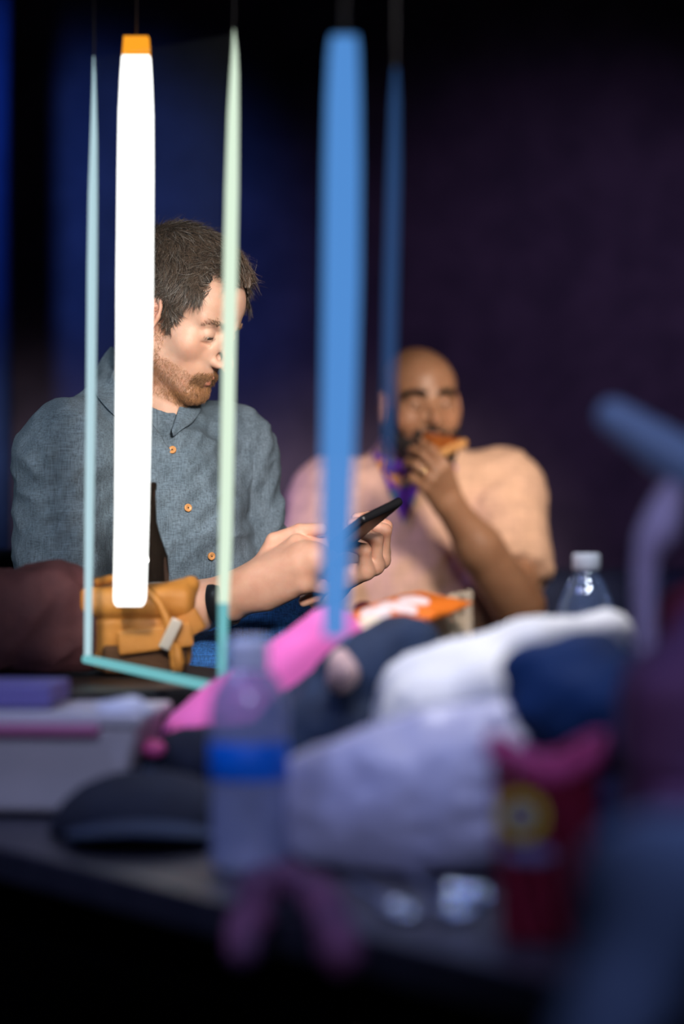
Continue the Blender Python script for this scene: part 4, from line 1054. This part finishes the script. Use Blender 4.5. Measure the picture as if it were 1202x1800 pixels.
e0, e1 = W(622, 1106, 2.62), W(785, 1050, 2.72); u = (e1 - e0); Ls = np.linalg.norm(u); u /= Ls; nn = A_(-.25, -.42, .87); nn -= u * (nn @ u); nn /= np.linalg.norm(nn); ww = np.cross(u, nn); SBm = np.stack([u, ww, nn], 1); sc_ = (e0 + e1) / 2
def fsn(p, t=.010):
    q = (p - sc_) @ SBm; ex = np.clip(1 - np.abs(q[:, 0]) / (Ls / 2), 0, 1) ** .5; th = .0012 + t * ex * np.clip(1 - np.abs(q[:, 1]) / .045, 0, 1) ** .5
    return np.maximum(np.maximum(np.abs(q[:, 0]) - Ls / 2, np.abs(q[:, 1]) - .042), np.abs(q[:, 2] - .0015 * noise3(q, 45, 6)) - th) * .6
sdfobj('foil_packet', fsn, sc_ - .13, sc_ + .13, .0028, M_orange, sn)
def blob(c0, r0, s0): return lambda p: np.maximum(fsn(p) - .0011, np.sqrt((((p - sc_) @ SBm - A_(*c0)) ** 2 * A_(1 / r0[0] ** 2, 1 / r0[1] ** 2, 0)).sum(1)) * .01 - .01 + .0015 * noise3(p, 100, s0))
for i_, (c0, r0) in enumerate((((-.035, -.004, 0), (.016, .020)), ((-.006, .002, 0), (.014, .024)), ((.024, -.003, 0), (.014, .020)))):
    sdfobj('white_print', blob(c0, r0, i_), sc_ - .13, sc_ + .13, .0026, M_white, sn)
M_cream = mat('wrapper_cream', (.72, .66, .44), .6, bump=.4, bscale=70)
heap('food_wrapper', [(W(600, 1132, 2.56), W(660, 1122, 2.56), .014, .017), (W(660, 1122, 2.56), W(715, 1128, 2.58), .017, .012)], 61, .005, 40, M_cream, .003, 'crumpled cream food wrapper under the left end of the orange packet', 'wrapper', k=.01)
heap('napkin', [(W(598, 1158, 2.40), W(606, 1185, 2.38), .010, .014), (W(606, 1185, 2.38), W(592, 1200, 2.38), .012, .006)], 62, .003, 50, mat('napkin_peach', (.50, .34, .32), .8), .0028, 'small peach paper napkin tucked into the navy hoodie', 'napkin', k=.01)
cu = empty('paper_cup', TZ(628, 2.86, .5)); tag(cu, 'pale paper cup with a dark red mark left of the orange packet', 'cup')
q_ = TZ(626, 2.86, .501); M_cup = mat('cup_pale', (.52, .50, .62), .6); M_dred = mat('print_darkred', (.10, .008, .012), .6)
lathe('cup_wall', q_, [(.0001, .002), (.024, .0), (.027, .08), (.033, .176), (.0345, .178), (.0335, .181), (.0315, .178), (.026, .08), (.023, .006), (.0001, .006)], M_cup, cu, 40)
sdfobj('printed_mark', lambda p: np.maximum(np.abs(np.sqrt((p[:, 0] - q_[0]) ** 2 + (p[:, 1] - q_[1]) ** 2) - (.027 + (p[:, 2] - q_[2] - .08) * .0625) ) - .0012, ell(p, W(642, 1078, 2.83), (.013, .02, .016), rotm(0, -.6, 0))), W(642, 1078, 2.83) - .03, W(642, 1078, 2.83) + .03, .0016, M_dred, cu)

# ================================================================== TOWEL, PLASTIC BAG, RIGHT SIDE
M_towel = mat('towel_white', (.78, .78, .76), .9, col2=(.72, .70, .64), scale=14, bump=.5, bscale=220)
heap('towel', [(W(745, 1228, 2.30), W(830, 1218, 2.30), .046, .046), (W(830, 1218, 2.30), W(930, 1166, 2.32), .046, .036), (W(930, 1150, 2.32), W(1072, 1118, 2.34), .030, .024), (W(800, 1280, 2.24), W(860, 1250, 2.24), .050, .050),
               (TZ(760, 2.32, .56), TZ(900, 2.32, .56), .065, .065), (W(735, 1270, 2.24), W(725, 1330, 2.22), .032, .03), (TZ(960, 2.38, .55), TZ(1040, 2.40, .60), .05, .06), (TZ(1040, 2.40, .60), W(1060, 1120, 2.38), .05, .025)], 71, .0055, 10, M_towel, .005,
     'white towel bunched up high on the right half of the table', 'towel', k=.035)
M_plastic = mat('plastic_grey', (.42, .42, .58), .38, col2=(.52, .52, .66), scale=9, bump=.5, bscale=45)
heap('plastic_bag', [(W(560, 1440, 2.06), W(680, 1400, 2.06), .038, .055), (W(680, 1410, 2.06), W(840, 1400, 2.02), .055, .062), (TZ(585, 2.06, .545), TZ(830, 2.02, .545), .045, .050), (W(800, 1350, 2.06), W(880, 1340, 2.04), .045, .04), (W(560, 1410, 2.06), W(548, 1480, 2.09), .030, .03)], 72, .008, 14, M_plastic, .0045,
     'crumpled pale grey plastic bag beside the water bottle with the blue label', 'plastic bag', k=.03)
# red pouch with a round badge
M_red = mat('carton_red', (.26, .006, .035), .5, col2=(.21, .005, .03), scale=12)
M_rim = mat('carton_rim_pink', (.75, .09, .30), .5)
M_yel = mat('print_yellow', (.75, .58, .04), .6); M_pblue = mat('print_blue', (.12, .22, .55), .6)
rp = empty('carton', TZ(965, 1.70, .5)); tag(rp, 'tall dark red carton with a yellow ring badge at the right front of the table', 'carton')
q_ = TZ(962, 1.70, .501)
def sqp(p, t):
    q = (p - q_) @ rotm(0, 0, -.18); k = .030 + .055 * q[:, 2]; return np.maximum(np.abs(q[:, 0]) - k, np.abs(q[:, 1]) - k * .8)
def fcart(p):
    s = sqp(p, 0); z = p[:, 2] - q_[2]; top = .134 - .008 * np.cos((p[:, 0] - q_[0]) * 75)
    d = np.maximum(np.maximum(s, z - top), -z); inner = np.maximum(s + .0025, -(z - .004)); return np.maximum(d, -inner) * .95
sdfobj('carton_wall', fcart, q_ - A_(.07, .07, .02), q_ + A_(.07, .07, .18), .0028, M_red, rp)
sdfobj('rim', lambda p: np.maximum(np.maximum(np.abs(sqp(p, 0) - .0008) - .0022, (p[:, 2] - q_[2]) - (.135 - .008 * np.cos((p[:, 0] - q_[0]) * 75))), -((p[:, 2] - q_[2]) - (.120 - .008 * np.cos((p[:, 0] - q_[0]) * 75)))), q_ - A_(.07, .07, -.10), q_ + A_(.07, .07, .18), .0026, M_rim, rp)
bc = W(918, 1440, 1.66)
def onface(p): return np.abs(sqp(p, 0) - .0006) - .0011
def front(p): return ((p - q_) @ rotm(0, 0, -.18))[:, 1]
def badge(r0, r1, c_): return lambda p: np.maximum(np.maximum(onface(p), front(p)), np.maximum(np.sqrt((p[:, 0] - c_[0]) ** 2 + (p[:, 2] - c_[2]) ** 2) - r1, r0 - np.sqrt((p[:, 0] - c_[0]) ** 2 + (p[:, 2] - c_[2]) ** 2)))
sdfobj('yellow_ring', badge(.0095, .0170, bc), bc - .04, bc + .04, .0012, M_yel, rp)
sdfobj('blue_badge', badge(-1, .0075, bc), bc - .04, bc + .04, .0012, M_pblue, rp)
wc = W(932, 1508, 1.66)
sdfobj('pale_print', lambda p: np.maximum(np.maximum(onface(p), front(p)), ell(p, wc, (.019, .05, .006))), wc - .04, wc + .04, .0014, mat('print_pale', (.20, .20, .42), .6), rp)
M_bluec = mat('scarf_blue', (.008, .05, .17), .8, col2=(.004, .014, .05), scale=10, bump=.3, bscale=120)
heap('scarf', [(W(960, 1200, 1.92), W(1040, 1185, 1.92), .030, .028), (W(1040, 1190, 1.92), W(1105, 1225, 1.90), .028, .030), (W(985, 1235, 1.90), W(1060, 1250, 1.88), .028, .030), (TZ(1010, 1.94, .54), W(1020, 1260, 1.93), .042, .035), (W(1090, 1240, 1.92), TZ(1090, 1.95, .54), .03, .04)], 73, .008, 22, M_bluec, .0045,
     'dark blue scarf piled behind the top of the red carton', 'scarf', k=.02)
M_plum = mat('backpack_plum', (.20, .07, .17), .8, col2=(.10, .04, .12), scale=10, bump=.3, bscale=150)
bpk = empty('backpack', TZ(1238, 1.70, .5)); tag(bpk, 'plum coloured backpack at the right edge behind the blue scarf', 'backpack')
pc = TZ(1245, 1.70, .605)
sdfobj('bag_body', lambda p: smax(smin(rbox(p, pc, (.058, .06, .098), .035), ell(p, pc + A_(.02, 0, .10), (.05, .05, .045)), .03) - cloth_disp(p, 74, .006, 18), -(p[:, 2] - .501), .003), pc - .16, pc + .2, .005, M_plum, bpk)
tube('top_handle', spline([pc + A_(-.03, -.01, .10), pc + A_(-.028, -.015, .128), pc + A_(.0, -.018, .14), pc + A_(.03, -.01, .125)], 14), .006, mat('webbing_red', (.25, .02, .05), .7), bpk)
sdfobj('front_pocket', lambda p: smax(rbox(p, pc + A_(-.01, -.060, -.035), (.042, .018, .045), .014) - .002 * noise3(p, 30, 1), -(p[:, 2] - .502), .002), pc - .13, pc + .13, .005, M_plum, bpk)
# desk lamp, unlit
M_lampb = mat('lamp_blue', (.27, .40, .60), .45); M_lampl = mat('lamp_lilac', (.70, .58, .82), .45)
dl = empty('desk_lamp', TZ(1132, 1.81, .5)); tag(dl, 'unlit desk lamp with a pale blue head and lilac stem behind the plum backpack', 'lamp')
j0, j1, j2 = W(1190, 840, 1.81), W(1078, 732, 1.81), W(1134, 1010, 1.81)
tube('stem', spline([j0, j0 * .5 + j2 * .5, j2, TZ(1140, 1.81, .60), TZ(1140, 1.81, .508)], 20), [.005 + .010 * math.exp(-((i - 5) / 4.5) ** 2) for i in range(20)], M_lampl, dl, 12)
sdfobj('lamp_head', lambda p: cap(p, j1, W(1215, 822, 1.81), .013, .020), j1 - .10, j1 + .14, .0035, M_lampb, dl)
lathe('base', TZ(1140, 1.81, .501), [(.0001, 0), (.030, 0), (.032, .003), (.030, .009), (.0001, .011)], M_lampl, dl, 36)
# cutlery
M_steel = mat('cutlery_steel', (.55, .65, .85), .22, metal=1.0)
def spoon(px0, px1, D0, D1, label):
    a, b = TZ(px0, D0, .5045), TZ(px1, D1, .5045); u = (b - a) / np.linalg.norm(b - a); s = empty('spoon', a); tag(s, label, 'spoon', 'steel spoons by the red carton')
    R = np.stack([u, np.cross(A_(0, 0, 1), u), A_(0, 0, 1)], 1)
    sdfobj('bowl', lambda p: smax(ell(p, a, (.026, .016, .006), R), -ell(p, a + A_(0, 0, .004), (.023, .0135, .0055), R), .001), a - .04, a + .04, .0018, M_steel, s)
    sdfobj('handle', lambda p: rbox(p, a * .45 + b * .55 + A_(0, 0, .0), (np.linalg.norm(b - a) * .42, .0035, .0015), .001, R), np.minimum(a, b) - .03, np.maximum(a, b) + .03, .0016, M_steel, s)
spoon(705, 620, 1.80, 1.93, 'steel spoon on the table, the left one near the plastic bag')
spoon(800, 720, 1.80, 1.98, 'steel spoon on the table, the right one close to the red carton')
foil = heap('foil_scrap', [(TZ(790, 1.84, .508), TZ(845, 1.83, .508), .006, .008)], 75, .003, 60, M_steel, .002, 'crumpled scrap of silver foil between the plastic bag and red carton', 'foil', k=.01)
# purple scarf loop hanging over the near edge
M_mauve = mat('scarf_mauve', (.21, .06, .14), .75, col2=(.07, .03, .08), scale=25, bump=.4, bscale=100)
lp = spline([W(424, 1672, 1.77), W(428, 1645, 1.78), W(452, 1605, 1.81), W(500, 1590, 1.85), W(548, 1605, 1.80), W(588, 1650, 1.69), W(598, 1680, 1.665)], 22)
lp = [A_(p[0], p[1], max(p[2], .518) if (p - T0) @ TW > -.014 else p[2]) for p in lp]
def flp(p):
    d = None
    for i in range(len(lp) - 1):
        v = cap(p, lp[i], lp[i + 1], .013); d = v if d is None else np.minimum(d, v)
    return d - .003 * folds(p, 45, 9)
lpa = np.array(lp); tag(sdfobj('mauve_scarf', flp, lpa.min(0) - .03, lpa.max(0) + .03, .003, M_mauve), 'mauve twisted scarf looped over the near edge of the table', 'scarf')
# chair arm in the lower right corner
M_arm = mat('chair_bluegrey', (.24, .30, .46), .85, col2=(.19, .25, .40), scale=20, bump=.3, bscale=200)
ac = empty('armchair', A_(.42, 1.02, 0)); tag(ac, 'blue-grey armchair whose rounded arm fills the lower right corner', 'armchair')
h0, h1 = W(1010, 1660, 1.30), W(1200, 1500, 1.36)
sdfobj('armrest', lambda p: smin(cap(p, A_(.112, 1.14, .530), A_(.160, 1.22, .602), .022, .036), smin(cap(p, A_(.160, 1.22, .602), A_(.30, 1.24, .61), .036, .04), rbox(p, (.36, 1.12, .30), (.13, .06, .295), .04, rotm(0, 0, .45)), .05), .04), (-.05, .90, -.01), (.55, 1.5, .72), .008, M_arm, ac)
box('seat', A_(.60, .98, .22), (.50, .50, .40), M_arm, ac, rz=.45, bev=.05)
box('backrest', A_(.84, 1.05, .42), (.16, .56, .80), M_arm, ac, rz=.45, bev=.05)
